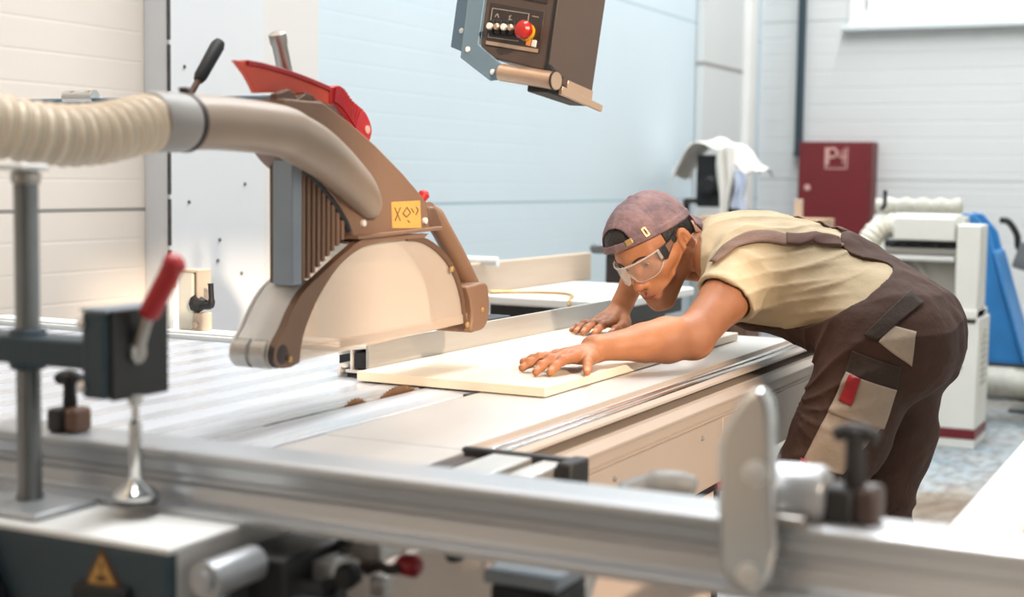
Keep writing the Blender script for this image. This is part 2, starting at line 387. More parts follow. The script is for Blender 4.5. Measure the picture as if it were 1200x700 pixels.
# ------------------------------------------------------------------ rip fence
rf=thing('rip_fence','low grey aluminium rip fence standing along the far side of the plywood board','fence',(3.0,1.56,TZ))
obj('fence_plate',MB().prism([(1.530,.873),(1.530,.944),(1.538,.944),(1.538,.873)],'x',2.425,3.66),'alux',rf,bevel=.001)
ch=MB()
ch.prism([(1.538,.936),(1.600,.928),(1.604,.916),(1.599,.914),(1.594,.923),(1.538,.930)],'x',2.425,3.66)
ch.prism([(1.538,.886),(1.586,.886),(1.586,.880),(1.538,.880)],'x',2.425,3.66)
ch.prism([(1.570,.886),(1.575,.886),(1.575,.927),(1.570,.927)],'x',2.425,3.66)
ch.prism([(1.586,.895),(1.603,.897),(1.606,.872),(1.600,.872),(1.598,.890),(1.586,.889)],'x',2.425,3.66)
obj('channel',ch,'white',rf,bevel=.0008)
obj('slot_insert',MB().box(2.428,3.6,1.541,1.567,.890,.922),'dark',rf,bevel=.002)
obj('foot_insert',MB().box(2.43,3.6,1.548,1.584,.871,.879),'rubber',rf)
obj('carrier_block',MB().box(2.52,3.2,1.606,1.665,.880,.934),'dark',rf,bevel=.004)

board=tag(obj('plywood_board',MB().box(2.375,3.51,1.120,1.527,.8735,.892),'birch',None,(2.9,1.3,.8735),bevel=.0015),'pale birch plywood board lying flat under the worker\'s hands','board')

# ------------------------------------------------------------------ crosscut rail
cr=thing('crosscut_rail','long blurred aluminium extrusion crossing the foreground from left to right','rail',(1.37,.4,TZ))
pr=[(1.312,.874),(1.312,.883),(1.330,.886),(1.333,.889),(1.336,.905),(1.342,.908),(1.342,.914),(1.337,.917),(1.334,.932),(1.330,.936),(1.330,.944),(1.337,.947),(1.404,.947),(1.410,.941),(1.410,.874)]
cm=MB()
n=len(pr); y0,y1=-1.0,1.435
vs=[(x,y0,z) for x,z in pr]+[(x,y1,z) for x,z in pr]
cm.add(vs,[tuple(range(n))[::-1],tuple(range(n,2*n))]+[(i,(i+1)%n,n+(i+1)%n,n+i) for i in range(n)])
obj('extrusion',cm,'alu',cr,bevel=.0012,smooth=True,ang=20)
obj('scale_tape',MB().box(1.350,1.362,-.9,.30,.947,.9476),'bluishbag',cr)
obj('end_cap',MB().box(1.328,1.408,1.435,1.442,.875,.946),'white',cr,bevel=.003)

def tknob(y, x, label, k, dz, m1, m2):
    t=thing('stop_block',label,'stop',(x,y,.947))
    obj('block',MB().box(x-.020*k,x+.018*k,y+.000,y+.026*k,.947,.947+.030*k),m1,t,bevel=.005)
    obj('jaw',MB().box(x-.018*k,x+.016*k,y-.020*k,y+.000,.947,.947+.032*k),m2,t,bevel=.007,seg=3)
    obj('stem',MB().lathe((x,y+.004,.975),(0,0,1),[(0,.0075*k),(.006,.009*k),(.045+dz,.008*k),(.053+dz,.010)],18),'rubber',t)
    z=1.028+dz
    h=MB().tube(crom([(x,y+.025,z),(x,y+.015,z+.005),(x,y+.004,z+.007),(x,y-.007,z+.005),(x,y-.017,z)],5),[.005]+[.0075]*19+[.005],14)
    h.lathe((x,y+.004,z-.004),(0,0,1),[(0,.009),(.012,.010),(.016,.005)],16)
    obj('tee_handle',h,'rubber',t)
    return t
tknob(1.296,1.362,'black tee-handled stop block on the left end of the rail, behind the clamp post',1.,-.018,'dark','knobbrown')
tknob(.315,1.375,'black tee-handled stop block on the right part of the rail, in front of the trousers',1.15,0.,'rubber','darkbrown')

fs=thing('flip_stop','tall rounded silver flip stop plate hanging over the front of the rail','stop',(1.31,.40,.89))
out=[(.426,.905),(.430,.96),(.431,1.022),(.428,1.036),(.420,1.052),(.408,1.070),(.398,1.078),(.389,1.079),(.382,1.068),(.379,1.05),(.3765,1.0),(.373,.93),(.377,.902),(.386,.889),(.395,.885),(.408,.888),(.419,.894)]
obj('plate',MB().prism(out,'x',1.296,1.318),'chrome',fs,bevel=.006,seg=4)
obj('pivot_glint',MB().lathe((1.297,.393,1.0),(-1,0,0),[(0,.012),(.004,.012),(.007,.007)],20),'greyplate',fs)  # pale discs painting bright reflections onto the chrome plate
obj('pivot_glint',MB().lathe((1.297,.397,.903),(-1,0,0),[(0,.011),(.004,.011),(.006,.006)],20),'greyplate',fs)
obj('barrel',MB().lathe((1.365,.405,.973),(0,-1,0),[(0,.018),(.003,.0255),(.058,.0265),(.062,.024),(.064,.012)],28),'alu',fs)
obj('saddle',MB().box(1.318,1.405,.352,.398,.947,.957),'steel',fs,bevel=.002)

ob=thing('outrigger_beam','bright white outrigger beam running back from the rail at lower right','beam',(2.,.26,.8))
obj('beam',MB().box(1.41,2.75,.225,.298,.800,.862),'beamwhite',ob,bevel=.006)
obj('slot',MB().box(1.412,2.75,.2235,.2255,.825,.840),'steel',ob)
obj('end_cap',MB().box(2.75,2.765,.223,.30,.798,.864),'dark',ob,bevel=.004)
obj('post',MB().box(2.55,2.62,.23,.29,.0,.80),'steel',ob,bevel=.006)

# side crank by the rail (dark blurred knob in front of the side panel)
ck=thing('lock_lever','dark grey lever knob between the rail and the saw side panel','lever',(1.62,.62,.8))
obj('grip',MB().tube(crom([(1.60,.655,.892),(1.62,.632,.902),(1.635,.600,.906),(1.645,.572,.900)],5),[.008]+[.013]*6+[.016]*6+[.015]*2+[.010],16),'motor',ck)
obj('shaft',MB().cyl((1.60,.655,.892),(1.475,.66,.742),.007),'steel',ck)

# ------------------------------------------------------------------ hold-down clamp in the foreground
cl=thing('hold_down_clamp','dark hold-down clamp with red lever on an upright steel post at left','clamp',(1.27,1.27,TZ))
obj('base_plate',MB().box(1.205,1.309,1.205,1.345,.8735,.882),'alu',cl,bevel=.003)
obj('post',MB().lathe((1.27,1.277,.88),(0,0,1),[(0,.0155),(.004,.0165),(.010,.0142),(.392,.0142),(.398,.010)],24),'postgrey',cl)
obj('post_collar',MB().lathe((1.27,1.277,1.255),(0,0,1),[(0,.014),(.004,.0175),(.014,.0175),(.017,.012)],24),'steel',cl,bevel=.002)
obj('top_plate',MB().box(1.245,1.29,1.258,1.325,1.272,1.280),'white',cl,bevel=.003)
obj('arm',MB().prism([(1.375,1.046),(1.375,1.070),(1.352,1.079),(1.160,1.079),(1.160,1.046)],'x',1.246,1.300),'teal',cl,bevel=.004)
obj('arm_hub',MB().lathe((1.27,1.277,1.038),(0,0,1),[(0,.020),(.004,.022),(.044,.022),(.048,.019)],24),'teal',cl)
obj('pin',MB().cyl((1.25,1.378,1.062),(1.29,1.378,1.062),.010),'rubber',cl)
obj('body',MB().box(1.245,1.352,1.136,1.171,1.014,1.113),'teal',cl,bevel=.004)
obj('side_plate',MB().box(1.252,1.348,1.1305,1.1365,1.012,1.116),'dark',cl,bevel=.002)
obj('side_plate',MB().box(1.246,1.353,1.134,1.174,1.113,1.117),'greybox',cl,bevel=.001)
for z in (1.10,1.028): obj('bolt',MB().lathe((1.245,1.168,z),(-1,0,0),[(0,.007),(.004,.007),(.006,.003)],12),'chrome',cl)
lv=obj('lever_shank',MB().tube([(1.29,1.131,1.062),(1.29,1.122,1.085),(1.29,1.112,1.112)],[.009,.008,.008],12).lathe((1.29,1.133,1.065),(0,-1,0),[(0,.013),(.008,.013),(.010,.008)],16),'steel',cl)
obj('lever_grip',MB().tube(crom([(1.29,1.112,1.108),(1.29,1.098,1.13),(1.29,1.083,1.153),(1.29,1.074,1.168),(1.29,1.066,1.175)],5),[.010]+[.0125]*14+[.0135]*3+[.012,.010,.006],16),'red',lv,label='red rubber lever grip')
obj('spindle',MB().lathe((1.292,1.1335,1.016),(0,0,-1),[(0,.010),(.012,.008),(.014,.0045),(.030,.0045),(.034,.0078),(.098,.0082),(.102,.006),(.108,.006)],18),'chrome',cl)
obj('pressure_foot',MB().lathe((1.292,1.1335,.918),(0,0,-1),[(0,.008),(.006,.011),(.014,.024),(.019,.0275),(.023,.027)],26),'chrome',cl)
obj('foot_pad',MB().lathe((1.292,1.1335,.8955),(0,0,-1),[(0,.026),(.005,.026)],26),'rubber',cl)
# ------------------------------------------------------------------ blade guard
bg=thing('blade_guard','brown overhead saw blade guard with clear cover and thick dust pipe','saw guard',(2.15,1.40,1.0))
hood=[(1.903,1.340),(1.906,1.392),(2.015,1.392),(2.092,1.364),(2.179,1.326),(2.276,1.276),(2.36,1.226),(2.371,1.182),(2.371,1.175),(2.112,1.165)]
hood+= [tuple(p) for p in crom([(2.112,1.165),(2.091,1.196),(2.049,1.234),(1.998,1.268),(1.955,1.289),(1.917,1.317)],4)[1:]]
hb=obj('hood',MB().prism(hood,'y',1.364,1.442),'hood',bg,bevel=.003)
obj('hood_flange',MB().prism([(2.108,1.169),(2.108,1.163),(2.40,1.172),(2.40,1.179)],'y',1.352,1.45),'hood',bg,bevel=.0015)
gr=[(1.957,1.287),(1.998,1.267),(2.046,1.233),(2.084,1.197),(2.099,1.17),(2.068,1.15),(2.017,1.121),(1.982,1.099),(1.958,1.093)]
g=MB().prism(gr,'y',1.378,1.43)
obj('grille_core',g,'hooddark',bg,bevel=.002)
rb=MB()
for i in range(9):
    x=1.9605+i*.0145
    def edge(x,pts):
        for a,b in zip(pts[:-1],pts[1:]):
            if min(a[0],b[0])<=x<=max(a[0],b[0]) and a[0]!=b[0]: return a[1]+(b[1]-a[1])*(x-a[0])/(b[0]-a[0])
    zt=edge(x+.004,gr[:5]); zb=edge(x+.004,gr[4:])
    if zt and zb: rb.box(x,x+.0088,1.366,1.38,zb+.004,zt-.004)
obj('grille_rib',rb,'hood',bg,bevel=.002)
obj('motor_box',MB().box(1.930,1.957,1.364,1.404,1.093,1.296),'greybox',bg,bevel=.003,label='grey sheet metal end box')
# dark tube painting in the shade along the hood arc
arc=crom([(2.103,1.180),(2.090,1.198),(2.053,1.230),(2.002,1.264),(1.958,1.286)],5)
sl=MB(); up=[]
obj('arc_shade',sl.tube([(p[0]-.002,1.368,p[1]-.003) for p in arc],.0052,8),'dark',bg)
# lower frame : outer and inner curves
fo=crom([(2.36,1.166),(2.25,1.167),(2.148,1.166),(2.075,1.140),(2.017,1.113),(1.96,1.085),(1.927,1.056),(1.904,1.026),(1.880,1.000),(1.876,0.978),(1.890,.964),(1.920,.962)],4)
fi=crom([(2.345,1.158),(2.25,1.157),(2.162,1.153),(2.113,1.143),(2.055,1.117),(2.004,1.076),(1.97,1.036),(1.951,1.001),(1.944,.967)],5)
fr=MB()
m=min(len(fo),len(fi)); fi2=[fi[int(round(i*(len(fi)-1)/(len(fo)-1)))] for i in range(len(fo))]
pts=[[ (o[0],1.360,o[1]),(o[0],1.374,o[1]),(q[0],1.374,q[1]),(q[0],1.360,q[1]) ] for o,q in zip(fo,fi2)]
def strip(pts):
    b=MB(); vs=[p for r in pts for p in r]; n=len(pts); k=4
    fs=[(i*k+j,i*k+(j+1)%k,(i+1)*k+(j+1)%k,(i+1)*k+j) for i in range(n-1) for j in range(k)]+[(3,2,1,0),tuple((n-1)*k+j for j in range(4))]
    return b.add(vs,fs)
obj('cover_frame',strip(pts),'hood',bg,bevel=.0015)
pts=[[ (o[0],1.374,o[1]),(o[0],1.446,o[1]),(o[0]+.006,1.446,o[1]-.006),(o[0]+.006,1.374,o[1]-.006)] for o in fo[18:40]]
obj('front_plate',strip(pts),'greyplate',bg,bevel=.001,label='pale grey front plate')
obj('frame_rear',strip([[ (o[0],1.440,o[1]),(o[0],1.450,o[1]),(q[0],1.450,q[1]),(q[0],1.440,q[1])] for o,q in zip(fo,fi2)]),'greyplate',bg,bevel=.001)
rl=MB().lathe((1.893,1.376,.985),(0,1,0),[(0,.017),(.003,.0235),(.030,.0245),(.034,.0215),(.038,.0245),(.066,.0245),(.070,.018)],30)
obj('roller',rl,'steel',bg,label='ribbed steel front roller')
obj('roller_guard',MB().lathe((1.897,1.358,.985),(0,1,0),[(0,.010),(.004,.022),(.014,.023)],26),'darkbrown',bg)
# clear cover
cv=crom([(1.944,.967),(1.954,1.010),(1.980,1.050),(2.024,1.096),(2.090,1.137),(2.153,1.156),(2.25,1.160),(2.345,1.158),(2.42,1.132),(2.474,1.093),(2.508,1.042),(2.524,.984)],4)
pm=bpy.data.materials.new('clear_cover'); pm.use_nodes=True; nt=pm.node_tree; b=nt.nodes['Principled BSDF']
b.inputs['Base Color'].default_value=lin((240,228,214)); b.inputs['Roughness'].default_value=.25
tr=nt.nodes.new('ShaderNodeBsdfTransparent'); tr.inputs[0].default_value=lin((250,244,238)); ms=nt.nodes.new('ShaderNodeMixShader'); ms.inputs[0].default_value=.32
nt.links.new(tr.outputs[0],ms.inputs[1]); nt.links.new(b.outputs[0],ms.inputs[2]); nt.links.new(ms.outputs[0],nt.nodes['Material Output'].inputs[0])
M['cover']=pm
pm2=pm.copy(); pm2.node_tree.nodes['Principled BSDF'].inputs['Base Color'].default_value=lin((112,82,64)); M['coverrim']=pm2
for n_ in pm2.node_tree.nodes:
    if n_.type=='MIX_SHADER': n_.inputs[0].default_value=.9
cvo=obj('clear_cover',MB().prism([(p[0],p[1]) for p in cv],'y',1.3665,1.3695),'cover',bg,smooth=False,label='clear plastic side cover')
obj('clear_cover',MB().prism([(p[0],p[1]) for p in cv],'y',1.4430,1.4460),'cover',bg,smooth=False,label='clear plastic far cover')
rim=[[(p[0],1.3695,p[1]),(p[0],1.443,p[1]),(p[0]+ (2.23-p[0])*.02,1.443,p[1]-.004),(p[0]+(2.23-p[0])*.02,1.3695,p[1]-.004)] for p in cv[20:]]
obj('cover_rim',strip(rim),'coverrim',bg)
rb2=[[(p[0]-.004,1.362,p[1]+.002),(p[0]-.004,1.3665,p[1]+.002),(p[0]-.012,1.3665,p[1]-.006),(p[0]-.012,1.362,p[1]-.006)] for p in cv[26:]]
obj('cover_edge',strip(rb2),'hooddark',bg)
obj('cover_strip',MB().prism([(1.946,.972),(2.524,.985),(2.524,1.003),(1.947,.990)],'y',1.3645,1.3665),'cover',bg)
# rear link and bracket
arm=[(2.372,1.216),(2.400,1.216),(2.428,1.180),(2.400,1.172),(2.378,1.176)]
obj('link_arm',MB().prism(arm,'y',1.366,1.425),'hooddark',bg,bevel=.006,seg=3)
obj('link_tube',MB().tube([(2.425,1.40,1.212),(2.45,1.40,1.196),(2.53,1.40,1.124),(2.598,1.40,1.056)],[.014,.0205,.0205,.0205],18),'hood',bg)
bk=crom([(2.507,1.057),(2.586,1.061),(2.601,1.036),(2.606,1.006),(2.600,.985),(2.581,.968),(2.55,.965),(2.527,.967),(2.532,.998),(2.523,1.033)],3)
obj('rear_bracket',MB().prism([(p[0],p[1]) for p in bk],'y',1.356,1.450),'hood',bg,bevel=.004)
for x,z in ((2.137,1.190),(2.350,1.190)): obj('screw',MB().lathe((x,1.364,z),(0,-1,0),[(0,.006),(.005,.006),(.007,.003)],12),'greyplate',bg)
for x,z in ((2.446,1.095),(1.912,.976),(2.573,1.007),(2.512,.982)): obj('screw',MB().lathe((x,1.359,z),(0,-1,0),[(0,.0055),(.004,.0055),(.006,.003)],12),'brass',bg)
obj('red_screw',MB().lathe((2.352,1.372,1.230),(.5,-.3,.8),[(0,.009),(.012,.011),(.018,.006)],14),'red',bg,label='red thumb screw')
lb=MB().prism([(2.232,1.226),(2.333,1.228),(2.338,1.177),(2.236,1.179)],'y',1.3628,1.3642,0)
def seg2(mb,a,b,w,y0,y1,mi):
    d=np.array(b)-np.array(a); n=np.array([-d[1],d[0]]); n=n/np.linalg.norm(n)*w*.33
    mb.prism([tuple(a+n),tuple(b+n),tuple(b-n),tuple(a-n)],'y',y0,y1,mi)
for a,b in (((2.242,1.216),(2.262,1.192)),((2.262,1.216),(2.243,1.192)),((2.27,1.204),(2.285,1.216)),((2.285,1.216),(2.298,1.206)),((2.298,1.206),(2.284,1.198)),((2.284,1.198),(2.272,1.204)),((2.30,1.214),(2.31,1.206)),((2.318,1.216),(2.326,1.21)),((2.326,1.21),(2.317,1.202)),((2.288,1.192),(2.296,1.188))):
    seg2(lb,np.array(a),np.array(b),.0028,1.3618,1.3629,1)
obj('label_plate',lb,['yellow','hooddark'],hb,smooth=False,label='yellow instruction sticker')
# push-stick clips
cp=MB()
cp.prism([(1.905,1.380),(1.908,1.400),(1.940,1.409),(1.956,1.404),(1.962,1.393),(1.985,1.404),(2.002,1.398),(2.012,1.385),(2.030,1.396),(2.064,1.387),(2.07,1.352),(1.92,1.376)],'y',1.378,1.392)
cp.prism([(1.998,1.376),(2.002,1.408),(2.030,1.404),(2.034,1.392),(2.044,1.398),(2.062,1.392),(2.066,1.378),(2.078,1.388),(2.098,1.384),(2.106,1.345),(2.06,1.35)],'y',1.392,1.40)
cp.prism([(1.998,1.376),(2.002,1.396),(2.098,1.37),(2.106,1.345),(2.06,1.35)],'y',1.418,1.436)
obj('push_stick_clip',cp,'hooddark',bg,bevel=.001)
# dust pipe flowing into the hood
pp=crom([(1.615,1.330,1.343),(1.70,1.330,1.345),(1.84,1.330,1.340),(1.90,1.332,1.327),(1.960,1.336,1.310),(2.030,1.343,1.283),(2.103,1.351,1.250),(2.152,1.361,1.222),(2.176,1.371,1.205)],6)
rr=np.interp(np.linspace(0,1,len(pp)),[0,.25,.45,.6,.75,.87,.95,1],[.0395,.0395,.0395,.037,.032,.025,.018,.008])
obj('dust_pipe',MB().tube(pp,rr,32),'pipe',bg,ang=60)
obj('cuff',MB().tube([(1.550,1.330,1.341),(1.557,1.330,1.341),(1.612,1.330,1.342),(1.618,1.330,1.342)],[.039,.0415,.0415,.039],32),'cuff',bg,label='grey hose cuff')
obj('pipe_ring',MB().tube([(1.617,1.330,1.342),(1.625,1.330,1.342)],[.0418,.0418],32).lathe((1.621,1.330,1.382),(0,0,1),[(0,.007),(.007,.007),(.008,.011),(.010,.004)],10),'darkbrown',bg)
# carrying arm (runs back to the column) and adjusting parts
obj('carrying_arm',MB().box(2.02,2.08,1.44,3.12,1.345,1.406),'tealblue',bg,bevel=.004)
obj('arm_fitting',MB().cyl((2.02,1.86,1.408),(2.02,1.93,1.408),.012).cyl((2.02,1.87,1.40),(2.02,1.87,1.418),.010).cyl((2.02,1.91,1.40),(2.02,1.91,1.418),.010),'chrome',bg)
obj('column',MB().box(2.0,2.1,3.06,3.16,0.0,2.42).box(1.93,2.17,2.99,3.19,0,.02),'tealblue',bg,bevel=.005)
obj('guide_tube',MB().lathe((2.062,1.46,1.395),(-.35,0,.94),[(0,.013),(.10,.013),(.104,.015),(.120,.015),(.123,.010)],20),'steel',bg)
lr=obj('lever',MB().tube([(1.885,1.55,1.37),(1.903,1.55,1.399),(1.935,1.55,1.436)],.0055,12),'hooddark',bg)
obj('lever_grip',MB().tube([(1.925,1.55,1.425),(1.931,1.55,1.432),(1.976,1.55,1.486),(1.982,1.55,1.493)],[.008,.0110,.0120,.009],16),'rubber',lr,label='black lever grip')

# red push stick in its clips
red=[(1.833,1.448),(1.87,1.4475),(1.906,1.446),(1.985,1.438),(2.045,1.429),(2.08,1.421),(2.096,1.420),(2.096,1.392),(2.062,1.397),(2.002,1.405),(1.949,1.405),(1.885,1.400),(1.874,1.414),(1.861,1.427)]
hnd=[tuple(p) for p in crom([(2.090,1.421),(2.116,1.427),(2.132,1.422),(2.159,1.404),(2.201,1.386),(2.220,1.366),(2.224,1.350),(2.216,1.334),(2.204,1.330),(2.171,1.345),(2.141,1.372),(2.106,1.392),(2.090,1.394)],3)]
ps=thing('push_stick','red push stick with ribbed handle clipped on top of the blade guard','push stick',(2.03,1.408,1.40))
obj('blade',MB().prism(red,'y',1.403,1.413),'redorange',ps,bevel=.0015)
obj('spine',strip([[ (p[0],1.398,p[1]-.006),(p[0],1.418,p[1]-.006),(p[0],1.418,p[1]+.002),(p[0],1.398,p[1]+.002)] for p in crom([(1.86,1.448),(1.906,1.446),(1.985,1.438),(2.045,1.429),(2.09,1.421)],4)]),'red',ps,bevel=.001)
hd=obj('handle',MB().prism(hnd,'y',1.400,1.416),'red',ps,bevel=.002)
rs=MB()
topc=crom([(2.100,1.424),(2.116,1.427),(2.132,1.422),(2.159,1.404),(2.196,1.388)],4); botc=crom([(2.098,1.394),(2.108,1.391),(2.128,1.382),(2.150,1.365),(2.172,1.348)],4)
for i in range(1,16):
    a=topc[min(i,len(topc)-1)]; b_=botc[min(i,len(botc)-1)]
    rs.tube([(a[0],1.398,a[1]-.003),(b_[0],1.398,b_[1]+.004)],.0024,8); rs.tube([(a[0],1.418,a[1]-.003),(b_[0],1.418,b_[1]+.004)],.0024,8)
obj('grip_rib',rs,'darkred',hd)
obj('hang_hole',MB().lathe((2.206,1.399,1.354),(0,-1,0),[(0,.0075),(.002,.0075),(.0025,.005)],16),'picto',hd)

# ------------------------------------------------------------------ suction hose
hs=[(1.565,1.330,1.341),(1.515,1.331,1.333),(1.45,1.335,1.321),(1.38,1.347,1.318),(1.30,1.376,1.330),(1.19,1.40,1.352),(1.06,1.47,1.40),(.90,1.62,1.50),(.78,1.9,1.64),(.74,2.3,1.78),(.76,2.75,1.88),(.80,3.19,1.92)]
hp=crom(hs,40); hp=[np.array(p) for p in hp]
L_=[0.]
for a,b_ in zip(hp[:-1],hp[1:]): L_.append(L_[-1]+float(np.linalg.norm(b_-a)))
tot=L_[-1]; NS=int(tot/.0022)
ss=np.linspace(0,tot,NS); hq=np.stack([np.interp(ss,L_,[p[i] for p in hp]) for i in range(3)],1)
hr=.0370+.0036*np.sin(ss/.0185*2*PI)
hr=np.where(ss<.012,.0385,hr)
hm=bpy.data.materials.new('hose_plastic'); hm.use_nodes=True; b=hm.node_tree.nodes['Principled BSDF']
b.inputs['Base Color'].default_value=lin((222,209,188)); b.inputs['Roughness'].default_value=.34; b.inputs['Subsurface Weight'].default_value=.05; b.inputs['Subsurface Scale'].default_value=.02
M['hose']=hm
sh=thing('suction_hose','ribbed cream suction hose entering the blade guard pipe from the left','hose',(1.565,1.33,1.341))
obj('hose_wall',MB().tube(hq,hr,28),'hose',sh,ang=180)
wi=MB(); kk=np.arange(int(tot/.0185))*.0185+.0046
# wire helix crests as thin rings on the stretch nearest the guard
for k in kk[1:30]:
    i=int(k/tot*NS); p=hq[i]; t=hq[min(i+1,NS-1)]-hq[i-1]; t/=np.linalg.norm(t)
    wi.tube([p-t*.0008,p+t*.0008],[.0408,.0408],28)
obj('wire_helix',wi,'timber',sh)

# ------------------------------------------------------------------ control panel
CO=np.array([2.4838,1.2528,1.544]); CU=np.array([-.2055,-.9775,-.0479]); CV=np.array([.129,-.0756,.9888]); CW=np.array([-.9701,.197,.1416])
def cpP(u,v,w): return CO+CU*u+CV*v+CW*w
F_=(CO,CU,CV,CW); S_=(CO+CU*.094,CW,CV,CU)     # front frame (u,v | w) and side frame (w,v | u)
cpn=thing('control_panel','dark brown hanging control box with red stop button and bronze roller handle','control panel',tuple(CO))
bx=obj('housing',MB().prism([(-.077,.30),(-.076,-.021),(-.044,-.046),(.093,-.069),(.093,.30)],None,-.144,0,frame=F_),'boxbrown',cpn,bevel=.003)
obj('side_cover',MB().prism([(.002,.30),(.002,-.058),(-.055,-.088),(-.144,-.098),(-.148,.30)],None,.001,.006,frame=S_),'boxbrown',cpn,bevel=.0015)
obj('edge_gap',MB().prism([(.003,.30),(.003,-.060),(-.006,-.062),(-.006,.30)],None,-.002,.0045,frame=S_),'rubber',cpn)
obj('switch_plate',MB().prism([(-.062,.062),(.072,.042),(.072,-.037),(-.061,-.022)],None,-.001,.002,frame=F_),'boxdark',bx,bevel=.001)
obj('upper_screen',MB().prism([(-.060,.078),(.074,.056),(.074,.25),(-.06,.27)],None,-.001,.002,frame=F_),'boxdark',bx,bevel=.001)
obj('label_strip',MB().prism([(-.059,-.013),(.070,-.029),(.070,-.036),(-.059,-.020)],None,.0015,.003,frame=F_),'bronze',bx)
fr_=MB()
def ln(mb,a,b,w=.0012):
    a=np.array(a);b=np.array(b); d=b-a; n=np.array([-d[1],d[0]])/np.linalg.norm(d)*w/2
    mb.prism([tuple(a+n),tuple(b+n),tuple(b-n),tuple(a-n)],None,.002,.0027,frame=F_)
for a,b_ in (((-.055,.050),(.036,.038)),((.036,.038),(.036,-.010)),((-.055,.050),(-.056,-.006)),((-.056,-.006),(.02,-.014)),((.044,.034),(.060,.031)),((-.046,.033),(-.041,.039)),((-.041,.039),(-.036,.031)),((-.012,.033),(-.006,.035)),((-.012,.028),(-.003,.027)),((-.009,.035),(-.009,.026))): ln(fr_,a,b_)
obj('panel_marking',fr_,'inkpale',bx)
for u_,v_,mm in ((-.046,.012,'buttonwhite'),(-.028,.011,'bronze'),(-.011,.010,'buttonwhite'),(.006,.009,'bronze')):
    bz=obj('push_button',MB().prism([(u_-.007,v_-.012),(u_+.007,v_-.013),(u_+.007,v_+.013),(u_-.007,v_+.014)],None,.002,.012,frame=F_),'rubber',bx,bevel=.002)
    obj('button_cap',MB().lathe(cpP(u_+.001,v_,.012),CW,[(0,.0062),(.006,.0062),(.008,.0045)],18),mm,bz)
obj('stop_button',MB().lathe(cpP(.047,.002,.010),CW,[(0,.010),(.006,.012),(.010,.017),(.020,.0175),(.026,.013),(.028,.006)],26),'buttonred',bx,label='red emergency stop button')
obj('stop_collar',MB().lathe(cpP(.040,.002,.001),CW,[(0,.0165),(.008,.0165),(.010,.013)],26),'buttonyellow',bx,label='yellow stop button collar')
obj('indicator',MB().prism([(.040,-.010),(.050,-.011),(.050,-.024),(.040,-.022)],None,.002,.005,frame=F_),'lampor',bx,bevel=.001)
obj('indicator',MB().prism([(.053,-.0115),(.064,-.013),(.064,-.026),(.053,-.0245)],None,.002,.005,frame=F_),'buttonwhite',bx,bevel=.001)
obj('bracket_plate',MB().prism([(-.125,.34),(-.077,.34),(-.0765,-.021),(-.010,-.060),(-.004,-.074),(-.012,-.087),(-.036,-.090),(-.117,-.047)],None,-.003,.005,frame=F_),'tealblue',cpn,bevel=.0015)
obj('bracket_plate',MB().prism([(-.172,.34),(-.118,.34),(-.112,-.037),(-.170,-.020)],None,-.030,-.022,frame=F_),'tealblue',cpn,bevel=.0015)
sc=MB()
for u_,v_,w_ in ((-.100,-.031,.005),(-.030,-.074,.005),(-.146,.012,-.022)): obj('screw',MB().lathe(cpP(u_,v_,w_),CW,[(0,.0055),(.002,.0055),(.003,.003)],16),'white',cpn)
obj('roller_handle',MB().cyl(cpP(-.010,-.074,.002),cpP(.121,-.088,.002),.0165,n=28),'bronze',cpn,label='bronze roller handle')
obj('end_bracket',MB().lathe(cpP(.1185,-.0875,.002),CU,[(0,.0185),(.003,.0185)],28),'rubber',cpn)
obj('roller_cap',MB().lathe(cpP(.1215,-.0878,.002),CU,[(0,.0165),(.001,.0165)],28),'bronze',cpn)
obj('bracket_gusset',MB().prism([(.092,-.058),(.1195,-.076),(.1195,-.098),(.080,-.088)],None,-.022,-.010,frame=F_).prism([(.0925,-.050),(.1165,-.073),(.088,-.076)],None,-.008,.0035,frame=F_),'rubber',cpn,bevel=.001)
obj('base_foot',MB().obox(cpP(.074,-.100,-.075),(CU,CV,CW),(.024,.008,.070)),'rubber',cpn,bevel=.003)
obj('side_rail',MB().prism([(-.035,-.090),(-.172,-.100),(-.172,-.113),(-.035,-.106)],None,.008,.016,frame=S_),'bronze',cpn,bevel=.001)
obj('side_rail',MB().prism([(-.060,-.074),(-.144,-.078),(-.144,-.098),(-.060,-.092)],None,.006,.0085,frame=S_),'bronze',cpn,bevel=.001)
hg=cpP(-.04,.30,-.07)
obj('hanger',MB().tube([hg,(hg[0],hg[1],2.30)],.026,20).tube(crom([(hg[0],hg[1],2.28),(hg[0],hg[1]+.05,2.345),(hg[0]-.03,hg[1]+.2,2.36),(2.05,3.0,2.36),(2.05,3.10,2.36)],6),.028,20),'tealblue',cpn)
# ------------------------------------------------------------------ behind the saw table
fl=thing('fence_lock','cream fence locking post with a black ratchet lever at the far table edge','fence lock',(2.87,2.33,.882))
obj('post',MB().box(2.86,2.90,2.322,2.368,.882,1.030),'cream',fl,bevel=.004)
obj('cap',MB().box(2.855,2.905,2.300,2.372,1.028,1.035).box(2.855,2.905,2.300,2.308,.95,1.03),'tanwood',fl,bevel=.002)
obj('clamp_boss',MB().lathe((2.865,2.322,.950),(0,-1,0),[(0,.021),(.014,.023),(.026,.016),(.036,.012)],8),'rubber',fl,ang=20)
obj('ratchet_lever',MB().tube(crom([(2.86,2.30,.946),(2.858,2.27,.947),(2.857,2.262,.955),(2.857,2.263,.985),(2.857,2.264,1.003)],5),[.009]*12+[.007]*8+[.0085],12),'rubber',fl)
obj('foot',MB().box(2.86,2.90,2.293,2.322,.882,.927).cyl((2.86,2.312,.897),(2.852,2.312,.897),.008),'tanwood',fl,bevel=.003)
mp=thing('measuring_post','slim tan and white stop post at the far table edge by the wall seam','post',(2.87,2.41,.882))
obj('rod',MB().box(2.866,2.882,2.402,2.412,.882,.99),'white',mp,bevel=.001)
